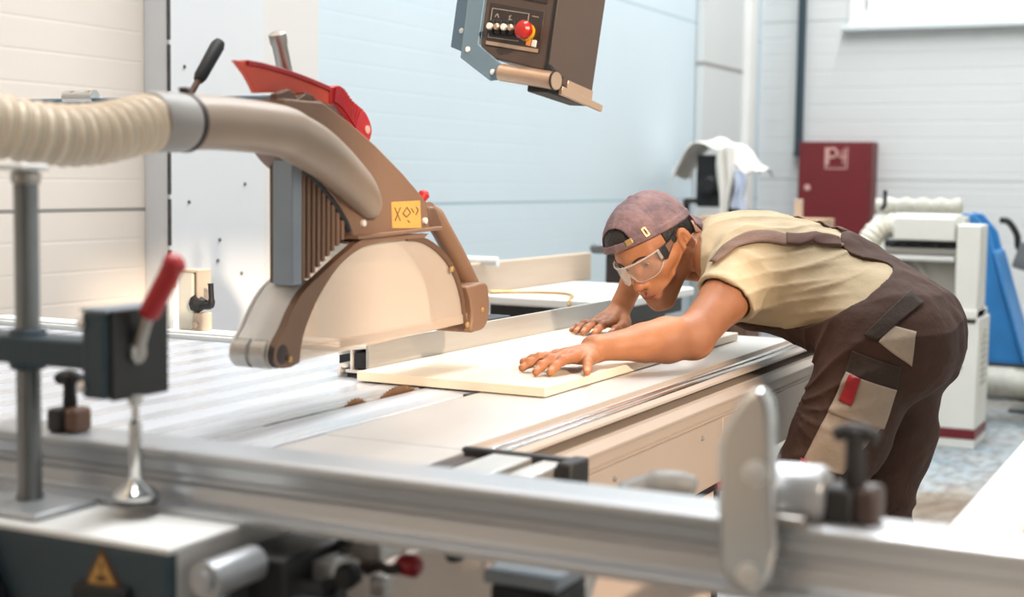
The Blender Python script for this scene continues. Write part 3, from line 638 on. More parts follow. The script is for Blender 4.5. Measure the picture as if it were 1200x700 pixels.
obj('clip',MB().box(2.862,2.886,2.396,2.412,.985,1.030),'timber',mp,bevel=.003)

# jointer behind the rip fence
jt=thing('jointer','low bench machine with white table and tan fence standing behind the rip fence','machine',(4.7,2.15,0))
obj('table',MB().prism([(4.36,2.29),(4.31,2.27),(4.30,2.22),(4.30,1.80),(5.10,1.80),(5.10,2.29)],'z',.850,.880),'white',jt,bevel=.006)
obj('fence',MB().box(4.20,5.27,2.292,2.322,.878,.985),'tanwood',jt,bevel=.004)
obj('base',MB().box(4.50,5.02,1.88,2.26,.10,.850).box(4.44,5.08,1.84,2.3,0,.10),'darkbrown',jt,bevel=.01)
obj('apron',MB().box(4.34,5.08,1.84,2.26,.79,.850),'dark',jt,bevel=.004)
cbm=MB().tube(crom([(4.36,2.27,.886),(4.45,2.16,.885),(4.47,2.05,.885),(4.40,1.98,.885),(4.32,1.95,.885),(4.295,1.945,.86)],6),.006,10)
tag(obj('cable',cbm,'brass',None,(4.4,2.1,.88)),'thin olive cable curling over the white machine table','cable')
tag(obj('paper_roll',MB().cyl((4.34,2.40,.990),(4.36,2.24,.990),.017).cyl((4.338,2.41,.990),(4.34,2.40,.990),.010),'white',None,(4.35,2.32,.985)),'small white roll lying on the tan machine fence','roll')
tag(obj('paper_stack',MB().box(4.34,4.52,2.33,2.46,.955,.968).box(4.35,4.5,2.335,2.45,.968,.976),'bluishbag',None,(4.4,2.4,.955),bevel=.002),'pale blue stack of sheets behind the tan fence below the white roll','paper')
sh_=thing('side_shelf','narrow shelf box under the pale blue sheets behind the tan fence','shelf',(4.5,2.4,0))
obj('board',MB().box(4.30,5.0,2.325,2.48,.935,.955),'tanwood',sh_,bevel=.003)
for x in (4.34,4.94): obj('leg',MB().box(x,x+.03,2.36,2.45,0,.935),'darkbrown',sh_,bevel=.003)
vs_=thing('bench_vice','dark olive vice post behind the worker\'s cap at the left','vice',(5.6,2.34,0))
obj('post',MB().box(5.57,5.63,2.28,2.36,0,.97),'darkbrown',vs_,bevel=.008)
obj('jaw',MB().box(5.56,5.64,2.27,2.42,.965,1.0).lathe((5.6,2.41,.985),(0,1,0),[(0,.016),(.02,.02),(.03,.012)],12),'motor',vs_,bevel=.006)

# planer
pl=thing('planer','tall white thickness planer with red base stripe behind the worker','planer',(7.35,1.4,0))
X0=7.19
obj('tower',MB().box(X0,X0+.22,1.108,1.218,.60,1.082),'machinewhite',pl,bevel=.008)
obj('tower',MB().box(X0,X0+.22,1.56,1.70,.60,.93),'machinewhite',pl,bevel=.008)
lo=obj('lower_cabinet',MB().box(X0,X0+.34,1.100,1.72,.092,.632),'machinewhite',pl,bevel=.006)
obj('stripe',MB().box(X0-.002,X0+.342,1.098,1.722,.045,.092),'maroon',pl,bevel=.002,label='dark red base stripe')
obj('plinth',MB().box(X0,X0+.34,1.100,1.72,0,.045),'machinewhite',pl,bevel=.003)
obj('ledge',MB().box(X0-.012,X0+.30,1.108,1.66,.632,.672),'machinewhite',pl,bevel=.004)
bv=MB()
for y,z in ((1.178,.515),(1.185,.395),(1.16,.652)): bv.lathe((X0,y,z),(-1,0,0),[(0,.014),(.005,.014),(.007,.008)],12)
obj('bolt',bv,'dark',pl)
lv_=MB()
for i in range(9): lv_.box(X0+.10,X0+.24,1.094,1.101,.30+i*.032,.318+i*.032)
obj('louvre',lv_,'ductgrey',lo,bevel=.002)
obj('curtain',MB().box(X0+.06,X0+.075,1.23,1.56,.672,.925),'machinegrey',pl)
fold=MB()
for a,b_ in (((1.50,.90),(1.33,.70)),((1.43,.91),(1.36,.80))): fold.tube(crom([(X0+.055,a[0],a[1]),(X0+.05,(a[0]+b_[0])/2-.02,(a[1]+b_[1])/2-.02),(X0+.055,b_[0],b_[1])],5),.012,8)
obj('curtain_fold',fold,'machinegrey',pl)
obj('feed_roller',MB().cyl((X0+.03,1.23,.915),(X0+.03,1.56,.915),.016),'white',pl)
obj('roller_bed',MB().box(X0+.01,X0+.12,1.22,1.56,.932,.962),'machinegrey',pl,bevel=.004)
dk=MB().box(X0+.04,X0+.15,1.21,1.57,.962,.995)
for y in (1.25,1.32,1.40,1.47,1.53): dk.lathe((X0+.02,y,.975),(-1,0,0),[(0,.012),(.012,.012)],10)
obj('cutter_slot',dk,'dark',pl,bevel=.003)
obj('dust_hood',MB().prism([(X0-.01,1.0),(X0-.01,1.11),(X0+.02,1.128),(X0+.20,1.128),(X0+.20,1.0)],'y',1.225,1.52),'machinewhite',pl,bevel=.008)
obj('height_lever',MB().tube(crom([(X0+.10,1.60,1.15),(X0+.05,1.58,1.165),(X0+.04,1.575,1.17),(X0+.04,1.575,1.24)],5),.010,10),'rubber',pl)
dc=MB(); q=np.linspace(0,1,60)
dc.tube([(X0+.42,1.27+.43*t,1.160) for t in q],.040+.006*np.sin(q*2*PI*5.),24)
tag(obj('flexible_duct',dc,'ductgrey',None,(X0+.42,1.5,1.115),ang=180),'short ribbed beige duct lying across the top of the planer behind','duct')
tag(obj('duct_rest',MB().box(X0+.36,X0+.48,1.24,1.70,1.0,1.112).box(X0+.36,X0+.48,1.26,1.30,0,1.0).box(X0+.36,X0+.48,1.64,1.68,0,1.0),'machinewhite',None,(X0+.42,1.4,0),bevel=.004),'white rest frame under the beige duct behind the planer','frame')
ph=crom([(X0+.10,1.515,1.066),(X0+.10,1.57,1.064),(X0+.08,1.62,1.035),(X0+.06,1.665,.96),(X0+.05,1.70,.86),(X0+.05,1.76,.70),(X0+.10,1.90,.45),(X0+.2,2.1,.12),(X0+.4,2.4,.07)],30)
ph=np.array(ph); dl=np.concatenate([[0],np.cumsum(np.linalg.norm(np.diff(ph,axis=0),axis=1))]); s2=np.linspace(0,dl[-1],360)
phq=np.stack([np.interp(s2,dl,ph[:,i]) for i in range(3)],1)
tag(obj('dust_hose',MB().tube(phq,.057+.0035*np.sin(s2/.03*2*PI),22),'cream',None,tuple(phq[0]),ang=180),'bent ribbed cream hose plugged into the left of the planer hood','hose')

# blue chute and its motor
bc=thing('blue_chute','blue sloping metal chute beside the white planer','chute',(8.1,1.1,0))
obj('side',MB().prism([(1.38,1.085),(1.32,1.122),(1.27,1.115),(1.19,1.02),(1.165,.93),(.985,.33),(1.40,.33),(1.40,1.0)],'x',8.0,8.03),'blue',bc,bevel=.004)
obj('trough',MB().prism([(1.165,.93),(1.150,.92),(.968,.33),(.985,.33)],'x',7.96,8.32),'blue',bc,bevel=.004)
obj('side',MB().prism([(1.38,1.085),(1.32,1.122),(1.27,1.115),(1.19,1.02),(1.165,.93),(.985,.33),(1.40,.33),(1.40,1.0)],'x',8.29,8.32),'blue',bc,bevel=.004)
obj('stand',MB().box(8.04,8.08,1.30,1.36,0,.33).box(8.24,8.28,1.30,1.36,0,.33).box(8.02,8.30,1.28,1.38,0,.02),'dark',bc,bevel=.003)
obj('lip',MB().box(7.955,8.325,.962,1.40,.318,.335),'dark',bc,bevel=.003)
mo=thing('motor_unit','grey electric motor with a black cable beyond the blue chute','motor',(8.5,1.0,0))
obj('body',MB().obox((8.55,1.03,.87),((1,0,0),(0,.96,.28),(0,-.28,.96)),(.10,.085,.075)).lathe((8.5,.95,.84),(0,-1,.2),[(0,.05),(.06,.055),(.08,.03)],16),'motor',mo,bevel=.01)
obj('pole',MB().box(8.56,8.62,.98,1.04,0,.80).box(8.48,8.7,.90,1.12,0,.02),'motor',mo,bevel=.005)
obj('cable',MB().tube(crom([(8.48,1.20,1.08),(8.46,1.155,1.07),(8.46,1.11,1.0),(8.47,1.10,.93),(8.5,1.06,.90)],6),.018,10),'rubber',mo)
tag(obj('rag_bin',MB().lathe((9.1,1.02,.0),(0,0,1),[(0,.13),(.01,.14),(.42,.165),(.44,.17),(.44,.155),(.40,.15),(.1,.125)],24),'ductgrey',None,(9.1,1.02,0)),'pale grey bin behind the motor at the right edge','bin')
dq=np.linspace(0,1,160)
tag(obj('floor_duct',MB().tube([(9.0+.25*t*0+0.0,1.62-2.4*t,.092) for t in dq],.086+.004*np.sin(dq*2*PI*45),24),'ductgrey',None,(9.,1.3,0),ang=180),'thick pale grey duct lying on the floor beyond the planer','duct')

# red hydrant cabinet on the back wall
rc=thing('hydrant_cabinet','dark red metal hydrant cabinet on the far wall beside the downpipe','cabinet',(10.3,2.58,0))
obj('case',MB().box(10.21,10.395,2.325,2.845,0,1.565),'maroonside',rc,bevel=.004)
dr=obj('door',MB().box(10.195,10.212,2.340,2.835,.30,1.552),'maroon',rc,bevel=.003)
pc=MB()
pc.box(10.192,10.1955,2.60,2.612,1.40,1.53).box(10.192,10.1955,2.575,2.60,1.50,1.53)   # frame and ladder-like marks of the pictogram
pcx=10.193
pg=MB()
for y0,y1,z0,z1 in ((2.640,2.652,1.375,1.525),(2.492,2.502,1.385,1.525),(2.492,2.652,1.372,1.380)): pg.box(pcx,10.1955,y0,y1,z0,z1)
ring=[(pcx,2.60+.030*math.cos(a),1.485+.032*math.sin(a)) for a in np.linspace(0,2*PI,25)]
pg.tube(ring,.008,8,False); pg.box(pcx,10.1955,2.622,2.640,1.405,1.520)
pg.box(pcx,10.1955,2.515,2.525,1.41,1.515); pg.tube([(pcx,2.548,1.50),(pcx,2.552,1.455),(pcx,2.505,1.452)],.006,8)
obj('pictogram',pg,'picto',dr,smooth=False,label='pale hose reel pictogram')
obj('lock',MB().lathe((10.196,2.772,1.24),(-1,0,0),[(0,.022),(.006,.022),(.008,.012)],16),'picto',dr)
obj('lock',MB().lathe((10.196,2.358,1.245),(-1,0,0),[(0,.016),(.006,.016),(.008,.010)],16),'maroonside',dr)
tag(obj('downpipe',MB().cyl((10.34,2.885,1.47),(10.34,2.885,4.6),.030).cyl((10.34,2.885,1.46),(10.34,2.885,1.50),.034).box(10.36,10.40,2.87,2.90,3.0,3.03).box(10.36,10.40,2.87,2.90,1.56,1.59),'teal',None,(10.34,2.885,1.47)),'dark vertical pipe on the far wall above the red cabinet','pipe')

# timber bench
tbn=thing('timber_bench','low timber trestle behind the worker\'s back','trestle',(7.6,2.5,0))
for y in (2.0,2.55): obj('leg',MB().box(7.5,7.58,y,y+.06,0,1.010),'timber',tbn,bevel=.004)
obj('cross_bar',MB().box(7.48,7.60,1.93,2.64,1.010,1.036),'timber',tbn,bevel=.004)
tag(obj('timber_plank',MB().box(7.40,7.72,1.945,2.62,1.036,1.084),'timber',None,(7.55,2.3,1.036),bevel=.003),'pale timber plank lying behind the worker\'s back before the red cabinet','plank')
tag(obj('timber_offcut',MB().box(7.55,7.60,2.085,2.12,1.084,1.185),'tanwood',None,(7.57,2.1,1.084),bevel=.002),'short upright offcut standing on the timber plank','offcut')

# machine under a white cloth
dm=thing('drill_press','dark machine head on a stand half hidden under a white cloth','machine',(8.4,2.8,0))
obj('head',MB().box(8.28,8.52,2.74,2.93,1.12,1.43).lathe((8.28,2.84,1.25),(-1,0,0),[(0,.06),(.03,.065),(.05,.04)],18),'rubber',dm,bevel=.02,seg=3)
obj('column',MB().cyl((8.50,2.78,0),(8.50,2.78,1.2),.05),'dark',dm)
obj('foot',MB().box(8.3,8.7,2.55,3.0,0,.06),'dark',dm,bevel=.01)
obj('side_arm',MB().box(8.30,8.36,2.99,3.02,.98,1.16).box(8.30,8.36,2.92,3.01,1.14,1.17),'darkbrown',dm,bevel=.006)
obj('stand',MB().box(8.35,8.65,2.62,2.72,.06,1.10),'knobbrown',dm,bevel=.006)
# draped cloth: an arched sheet over the head with hanging folds
rows=[]
NU,NV=44,26
for i in range(NU):
    u=i/(NU-1)
    prof_=crom([(3.065,1.300),(3.055,1.36),(3.0,1.43),(2.93,1.49),(2.84,1.515),(2.74,1.495),(2.66,1.44),(2.60,1.38),(2.55,1.335)],12)
    p=prof_[int(round(u*(len(prof_)-1)))]
    r_=[]
    for j in range(NV):
        v=j/(NV-1); x=8.22+.36*v
        edge_=max(0,.13-abs(v))*1.0
        z=p[1]-.10*max(0,(.22-v)/.22)**2*(.5+.5*math.sin(u*9+1.2))-.03*max(0,(v-.7)/.3)**2+.012*math.sin(u*21+v*7)+.008*math.sin(v*23-u*5)
        r_.append((x+.012*math.sin(u*17),p[0]+.010*math.sin(v*19+u*6),z))
    rows.append(r_)
cl_=thing('draped_cloth','crumpled white cloth draped over the dark machine by the corner column','cloth',(8.4,2.8,1.4))
obj('sheet',MB().grid(rows),'cloth',cl_,solid=.006,ang=180)
rows=[]
for i in range(26):
    u=i/25; y=2.775-.10*u; rr_=[]
    for j in range(22):
        v=j/21; rr_.append((8.20+.022*math.sin(u*14+v*2)-.02*v, y-.02*v+.012*math.sin(v*6+u*3)+(.03*u*v), 1.47-.46*v+.02*u))
    rows.append(rr_)
obj('hanging_fold',MB().grid(rows),'cloth',cl_,solid=.006,ang=180)
rows=[]
for i in range(20):
    u=i/19; y=2.685-.085*u; rr_=[]
    for j in range(16):
        v=j/15; rr_.append((8.215+.016*math.sin(u*12+v*3), y+.008*math.sin(v*8+u*3), 1.36-.24*v-.03*u))
    rows.append(rr_)
tag(obj('plastic_bag',MB().grid(rows),'bluishbag',None,(8.2,2.64,1.2),solid=.006,ang=180),'pale bluish bag hanging under the white cloth','bag')
# ------------------------------------------------------------------ implicit surfaces for the figure
class Field:
    def __init__(s, xs,ys,zs):
        s.g=[np.asarray(a,np.float32) for a in (xs,ys,zs)]
        s.a=np.full([len(a) for a in s.g],1.,np.float32)
    def sl(s,lo,hi):
        r=[]
        for a,l,h in zip(s.g,lo,hi):
            i=max(0,int(np.searchsorted(a,l))-1); j=min(len(a),int(np.searchsorted(a,h))+1); r.append(slice(i,max(j,i+1)))
        return tuple(r)
    def P(s,q): return s.g[0][q[0]][:,None,None], s.g[1][q[1]][None,:,None], s.g[2][q[2]][None,None,:]
    def add(s, prim, k=.01):
        fn,lo,hi=prim; m=max(k,.012)+.004
        q=s.sl([v-m for v in lo],[v+m for v in hi]); d=fn(*s.P(q)); a=s.a[q]
        h=np.clip(.5+.5*(a-d)/k,0,1); s.a[q]=a*(1-h)+d*h-k*h*(1-h)
    def sub(s, prim, k=.004):
        fn,lo,hi=prim; m=k+.004
        q=s.sl([v-m for v in lo],[v+m for v in hi]); d=-fn(*s.P(q)); a=s.a[q]
        h=np.clip(.5-.5*(a-d)/k,0,1); s.a[q]=a*(1-h)+d*h+k*h*(1-h)
    def sample(s,p):
        p=np.atleast_2d(p); idx=[];fr=[]
        for i in range(3):
            g=s.g[i]; j=np.clip(np.searchsorted(g,p[:,i])-1,0,len(g)-2); idx.append(j); fr.append(np.clip((p[:,i]-g[j])/(g[j+1]-g[j]),0,1))
        o=0
        for dx in (0,1):
            for dy in (0,1):
                for dz in (0,1):
                    w=(fr[0] if dx else 1-fr[0])*(fr[1] if dy else 1-fr[1])*(fr[2] if dz else 1-fr[2])
                    o=o+w*s.a[idx[0]+dx,idx[1]+dy,idx[2]+dz]
        return o
    def grad(s,p,e=.004):
        p=np.atleast_2d(p); g=np.stack([s.sample(p+np.eye(3)[i]*e)-s.sample(p-np.eye(3)[i]*e) for i in range(3)],1)
        return g/np.maximum(np.linalg.norm(g,axis=1,keepdims=True),1e-6)
    def project(s,p,off=0.,it=8):
        p=np.atleast_2d(np.array(p,float))
        for _ in range(it): p=p-s.grad(p)*((s.sample(p)-off)[:,None])*.8
        return p
    def march(s,o,d,maxd=.6,off=0.):
        o=np.array(o,float); d=np.array(d,float); d/=np.linalg.norm(d)
        ts=np.arange(0,maxd,.002); v=s.sample(o[None]+d[None]*ts[:,None])-off
        i=np.argmax(v<0)
        if not (v<0).any(): return None
        if i==0: return o
        t=ts[i-1]+(.002)*v[i-1]/(v[i-1]-v[i]); return o+d*t
def nets(F):
    a=F.a; ins=a<0
    nx,ny,nz=a.shape
    cnt=np.zeros((nx-1,ny-1,nz-1),np.uint8)
    offs=[(i,j,k) for i in (0,1) for j in (0,1) for k in (0,1)]
    for i,j,k in offs: cnt+=ins[i:nx-1+i,j:ny-1+j,k:nz-1+k]
    act=(cnt>0)&(cnt<8); ijk=np.argwhere(act); N=len(ijk)
    vid=np.full(act.shape,-1,np.int32); vid[act]=np.arange(N)
    val=np.stack([a[ijk[:,0]+i,ijk[:,1]+j,ijk[:,2]+k] for i,j,k in offs],1)
    pos=np.zeros((N,3)); c=np.zeros(N)
    oc=np.array(offs,float)
    for p in range(8):
        for q in range(p+1,8):
            if np.abs(oc[p]-oc[q]).sum()!=1: continue
            m=(val[:,p]<0)!=(val[:,q]<0); t=val[m,p]/(val[m,p]-val[m,q])
            pos[m]+=oc[p]+(oc[q]-oc[p])*t[:,None]; c[m]+=1
    pos/=c[:,None]; V=np.zeros((N,3))
    for d in range(3):
        g=F.g[d]; V[:,d]=g[ijk[:,d]]+pos[:,d]*(g[ijk[:,d]+1]-g[ijk[:,d]])
    Q=[]
    for d in range(3):
        e=[slice(None)]*3; f=[slice(None)]*3; e[d]=slice(0,-1); f[d]=slice(1,None)
        x0=ins[tuple(e)]; x1=ins[tuple(f)]; o1,o2=[(1,2),(2,0),(0,1)][d]
        ch=np.argwhere(x0!=x1)
        ok=(ch[:,o1]>0)&(ch[:,o2]>0)&(ch[:,o1]<a.shape[o1]-1)&(ch[:,o2]<a.shape[o2]-1); ch=ch[ok]
        def cell(d1,d2):
            q=ch.copy(); q[:,o1]-=d1; q[:,o2]-=d2; return vid[q[:,0],q[:,1],q[:,2]]
        qd=np.stack([cell(1,1),cell(0,1),cell(0,0),cell(1,0)],1)
        fl=x0[ch[:,0],ch[:,1],ch[:,2]]; qd[~fl]=qd[~fl][:,::-1]; Q.append(qd)
    Q=np.concatenate(Q); return V,Q[(Q>=0).all(1)]
def cone(a,b,ra,rb=None):
    rb=ra if rb is None else rb; a=np.array(a,float); b=np.array(b,float); ba=b-a; bb=float(ba@ba); r=max(ra,rb)
    def fn(X,Y,Z):
        h=np.clip(((X-a[0])*ba[0]+(Y-a[1])*ba[1]+(Z-a[2])*ba[2])/bb,0,1)
        return (np.sqrt((X-a[0]-ba[0]*h)**2+(Y-a[1]-ba[1]*h)**2+(Z-a[2]-ba[2]*h)**2)-(ra+(rb-ra)*h)).astype(np.float32)
    return fn,np.minimum(a,b)-r,np.maximum(a,b)+r
def ell(c,r,ax=None):
    c=np.array(c,float); ax=np.eye(3) if ax is None else np.array(ax,float); R_=max(r)
    def fn(X,Y,Z):
        q=[((X-c[0])*ax[i][0]+(Y-c[1])*ax[i][1]+(Z-c[2])*ax[i][2])/r[i] for i in range(3)]
        k0=np.sqrt(q[0]**2+q[1]**2+q[2]**2); k1=np.sqrt((q[0]/r[0])**2+(q[1]/r[1])**2+(q[2]/r[2])**2)
        return (k0*(k0-1)/np.maximum(k1,1e-6)).astype(np.float32)
    return fn,c-R_,c+R_
def off_(prim,o):
    fn,lo,hi=prim; return (lambda X,Y,Z: fn(X,Y,Z)-o), lo-o, hi+o
def nrm(v): v=np.array(v,float); return v/np.linalg.norm(v)
def vnoise(P,sc,seed=0):
    P=P*sc+seed*17.3; i=np.floor(P).astype(int); f=P-i; f=f*f*(3-2*f); o=0
    for dx in (0,1):
        for dy in (0,1):
            for dz in (0,1):
                n=(i[:,0]+dx)*73856093 ^ (i[:,1]+dy)*19349663 ^ (i[:,2]+dz)*83492791
                h=((n*1103515245+12345)&0x7fffffff)/0x7fffffff
                o=o+h*(f[:,0] if dx else 1-f[:,0])*(f[:,1] if dy else 1-f[:,1])*(f[:,2] if dz else 1-f[:,2])
    return o-.5
def axis(*segs):
    o=[]
    for a,b,st in segs: o+=list(np.arange(a,b,st))
    return o+[segs[-1][1]]

# joints
HC=np.array([3.171,1.212,1.105]); HL=nrm((-.391,-.888,.244)); HF=nrm((-.827,.223,-.516)); HU=np.cross(HL,HF); HU=HU if HU[2]>0 else -HU
HF=nrm(HF-HL*(HF@HL)); HX=[HL,HF,HU]
def hw(x,y,z): return HC+HL*x+HF*y+HU*z
T=[np.array(p) for p in ((3.154,.657,.948),(3.193,.747,1.007),(3.212,.849,1.044),(3.225,.962,1.068),(3.232,1.042,1.094))]
def taxes(i):
    t=nrm(T[min(i+1,4)]-T[max(i-1,0)]); l=nrm(np.array([1,.0,0])-t*t[0]); return [l,t,np.cross(l,t)]
TR=[(.165,.12,.118),(.150,.125,.112),(.152,.13,.120),(.160,.12,.122),(.150,.085,.088)]
TORSO=[ell(T[i],TR[i],taxes(i)) for i in range(5)]
SL_=np.array([3.110,.962,1.086]); EL=np.array([2.885,1.02,.944]); WL=np.array([2.690,1.158,.930])
SR_=np.array([3.385,1.06,1.090]); ER=np.array([3.405,1.30,1.150]); WR=np.array([3.362,1.376,.962])
NB=np.array([3.225,1.10,1.095]); NT=hw(0,-.022,-.03)
HIPL,KNL,ANL=np.array([3.075,.668,.930]),np.array([3.020,.835,.545]),np.array([3.05,.70,.09])
HIPR,KNR,ANR=np.array([3.235,.668,.930]),np.array([3.275,.715,.515]),np.array([3.29,.52,.09])

def head(F):
    A=lambda p,k=.012: F.add(p,k)
    A(ell(hw(0,-.012,.042),(.076,.096,.088),HX),.02)
    A(cone(hw(0,.040,.01),hw(0,.055,-.05),.058,.045),.02)
    for s in (1,-1):
        A(cone(hw(.050*s,.0,-.052),hw(.018*s,.066,-.092),.019,.016),.022)       # jaw
        A(cone(hw(.050*s,.004,.0),hw(.046*s,.004,-.050),.020,.019),.02)
        A(cone(hw(.046*s,.060,-.016),hw(.060*s,.030,-.004),.017,.014),.022)      # cheekbone
        A(cone(hw(.010*s,.080,.032),hw(.046*s,.064,.034),.013,.012),.016)        # brow
    A(cone(hw(-.012,.072,-.094),hw(.012,.072,-.094),.0165),.018)                 # chin
    A(cone(hw(0,.048,.05),hw(0,.042,.080),.044,.036),.03)                        # forehead
    A(cone(hw(0,.062,-.058),hw(0,.064,-.075),.032,.028),.02)                     # muzzle
    for s in (1,-1):
        F.sub(ell(hw(.033*s,.098,.012),(.020,.022,.014),HX),.014)
        A(ell(hw(.032*s,.0715,.0135),(.0152,.0140,.0128),HX),.004)                # lids
        F.sub(ell(hw(.0325*s,.091,.0115),(.0130,.0140,.0042),HX),.0015)
    A(cone(hw(0,.082,.024),hw(0,.104,-.020),.0085,.0095),.012)                   # nose
    A(ell(hw(0,.108,-.027),(.0118,.0125,.0105),HX),.008)
    for s in (1,-1):
        A(ell(hw(.0125*s,.095,-.031),(.0078,.0115,.0078),HX),.006)
        F.sub(ell(hw(.0068*s,.1000,-.0395),(.0032,.0055,.0024),HX),.002)
    A(cone(hw(-.020,.084,-.0572),hw(.020,.084,-.0572),.0064),.006)               # lips
    A(cone(hw(-.006,.0925,-.0575),hw(.006,.0925,-.0575),.0058),.010)
    A(cone(hw(-.015,.0875,-.0690),hw(.015,.0875,-.0690),.0076),.006)
    [F.sub(cone(hw(0,.0965,-.0625),hw(.0225*s,.0890,-.0615),.0024),.003) for s in (1,-1)]
    F.sub(cone(hw(0,.104,-.042),hw(0,.099,-.051),.0022),.005)
    F.sub(cone(hw(-.010,.097,-.0795),hw(.010,.097,-.0795),.004),.012)
    for s in (1,-1):                                                             # ears
        ex=[nrm(HL*s+HF*.42),nrm(HF-HL*s*.42),HU]
        A(ell(hw(.0830*s,-.016,.004),(.0068,.0180,.0325),ex),.002); A(cone(hw(.070*s,-.010,.010),hw(.070*s,-.010,-.012),.010),.006)
        A(ell(hw(.0815*s,-.009,-.027),(.0062,.0095,.0115),ex),.002)
        F.sub(ell(hw(.0895*s,-.010,.004),(.0095,.0108,.0215),ex),.002); A(cone(hw(.0835*s,-.017,.016),hw(.0835*s,-.014,-.006),.0030),.002)
        A(cone(hw(.0855*s,-.022,.014),hw(.0845*s,-.018,-.012),.0028),.003)
    A(cone(NT,NB,.050,.060),.022)                                                  # neck
    A(cone(hw(.02,-.045,-.03),NB+np.array([0,-.01,.015]),.028,.03),.03)
    for s in (1,-1): F.sub(cone(hw(.072*s,-.022,-.062),hw(.034*s,.048,-.122),.011),.016)
    F.sub(cone(hw(.0,.02,-.135),hw(0,.05,-.140),.02),.02)

def finger(F,pts,rad,k=.006):
    for i in range(len(pts)-1):
        F.add(cone(pts[i],pts[i+1],rad[i],rad[i+1]),k)
        if 0<i<len(pts)-1: F.add(ell(np.array(pts[i])+np.array([0,0,.001]),(rad[i]*1.06,)*3),k)
HANDL={'pinky':[(2.640,1.150,.922),(2.606,1.137,.9165),(2.574,1.124,.9145),(2.556,1.116,.9075),(2.543,1.111,.9005)],
 'ring':[(2.640,1.156,.926),(2.590,1.160,.922),(2.546,1.166,.9195),(2.522,1.170,.910),(2.506,1.172,.9008)],
 'middle':[(2.640,1.164,.927),(2.583,1.180,.924),(2.537,1.188,.921),(2.510,1.193,.911),(2.493,1.196,.9008)],
 'index':[(2.645,1.172,.926),(2.597,1.202,.921),(2.566,1.224,.919),(2.548,1.237,.910),(2.535,1.246,.9008)],
 'thumb':[(2.668,1.172,.920),(2.648,1.205,.914),(2.634,1.243,.910),(2.626,1.266,.906),(2.618,1.284,.9015)]}
HANDR={'pinky':[(3.340,1.395,.925),(3.305,1.428,.915),(3.280,1.446,.913),(3.264,1.456,.907),(3.250,1.463,.9005)],
 'ring':[(3.338,1.390,.928),(3.292,1.413,.920),(3.256,1.427,.918),(3.238,1.434,.909),(3.222,1.439,.9008)],
 'middle':[(3.335,1.384,.930),(3.286,1.395,.922),(3.246,1.405,.920),(3.225,1.411,.910),(3.209,1.415,.9008)],
 'index':[(3.335,1.376,.930),(3.284,1.374,.921),(3.250,1.379,.918),(3.230,1.384,.909),(3.216,1.388,.9008)],
 'thumb':[(3.350,1.368,.922),(3.318,1.350,.917),(3.280,1.342,.914),(3.253,1.346,.908),(3.232,1.350,.9015)]}
FR={'pinky':(.0125,.0100,.0082,.0074,.0068),'ring':(.014,.0108,.0090,.0082,.0076),'middle':(.0145,.0110,.0093,.0084,.0078),'index':(.014,.0110,.0092,.0083,.0077),'thumb':(.015,.0135,.0108,.0098,.0086)}
def hand(F,H,W,E,hl):
    for n,p in H.items(): finger(F,p,FR[n])
    ms=[np.array(H[n][1]) for n in ('pinky','ring','middle','index')]
    for a,b in zip(ms[:-1],ms[1:]): F.add(cone(a*.75+W*.25-[0,0,.004],b*.75+W*.25-[0,0,.004],.013,.0135),.008)
    for n,m_ in zip(('pinky','ring','middle','index'),ms): F.add(cone(m_*.9+W*.1,W-[0,0,.006],.0115,.018),.008)
    F.add(cone(np.array(H['pinky'][1])*.55+W*.45-[0,0,.008],W-[0,0,.010],.0125,.0165),.010)
    F.add(cone(np.array(H['thumb'][1])*.8+W*.2,W-[0,0,.006],.0145,.018),.010)
def arm(F,S,E,W,H):
    m=W*.5+E*.5
    d=nrm(W-E); side=nrm(np.cross(d,[0,0,1]))
    F.add(cone(W-side*.009,W+side*.009,.0215),.012)
    F.add(cone(W-side*.008,m-side*.010,.0205,.036),.02); F.add(cone(W+side*.008,m+side*.008,.0205,.034),.02)
    q=E*.72+W*.28; F.add(cone(m,q,.036,.046),.02); F.add(cone(q,E,.045,.043),.02)
    F.add(cone(E,E*.5+S*.5,.043,.050),.02); F.add(cone(E*.5+S*.5,S,.050,.056),.02)
    F.add(ell(E+nrm(E-.5*W-.5*S)*.012,(.030,.030,.030)),.02)
    hand(F,H,W,E,None)

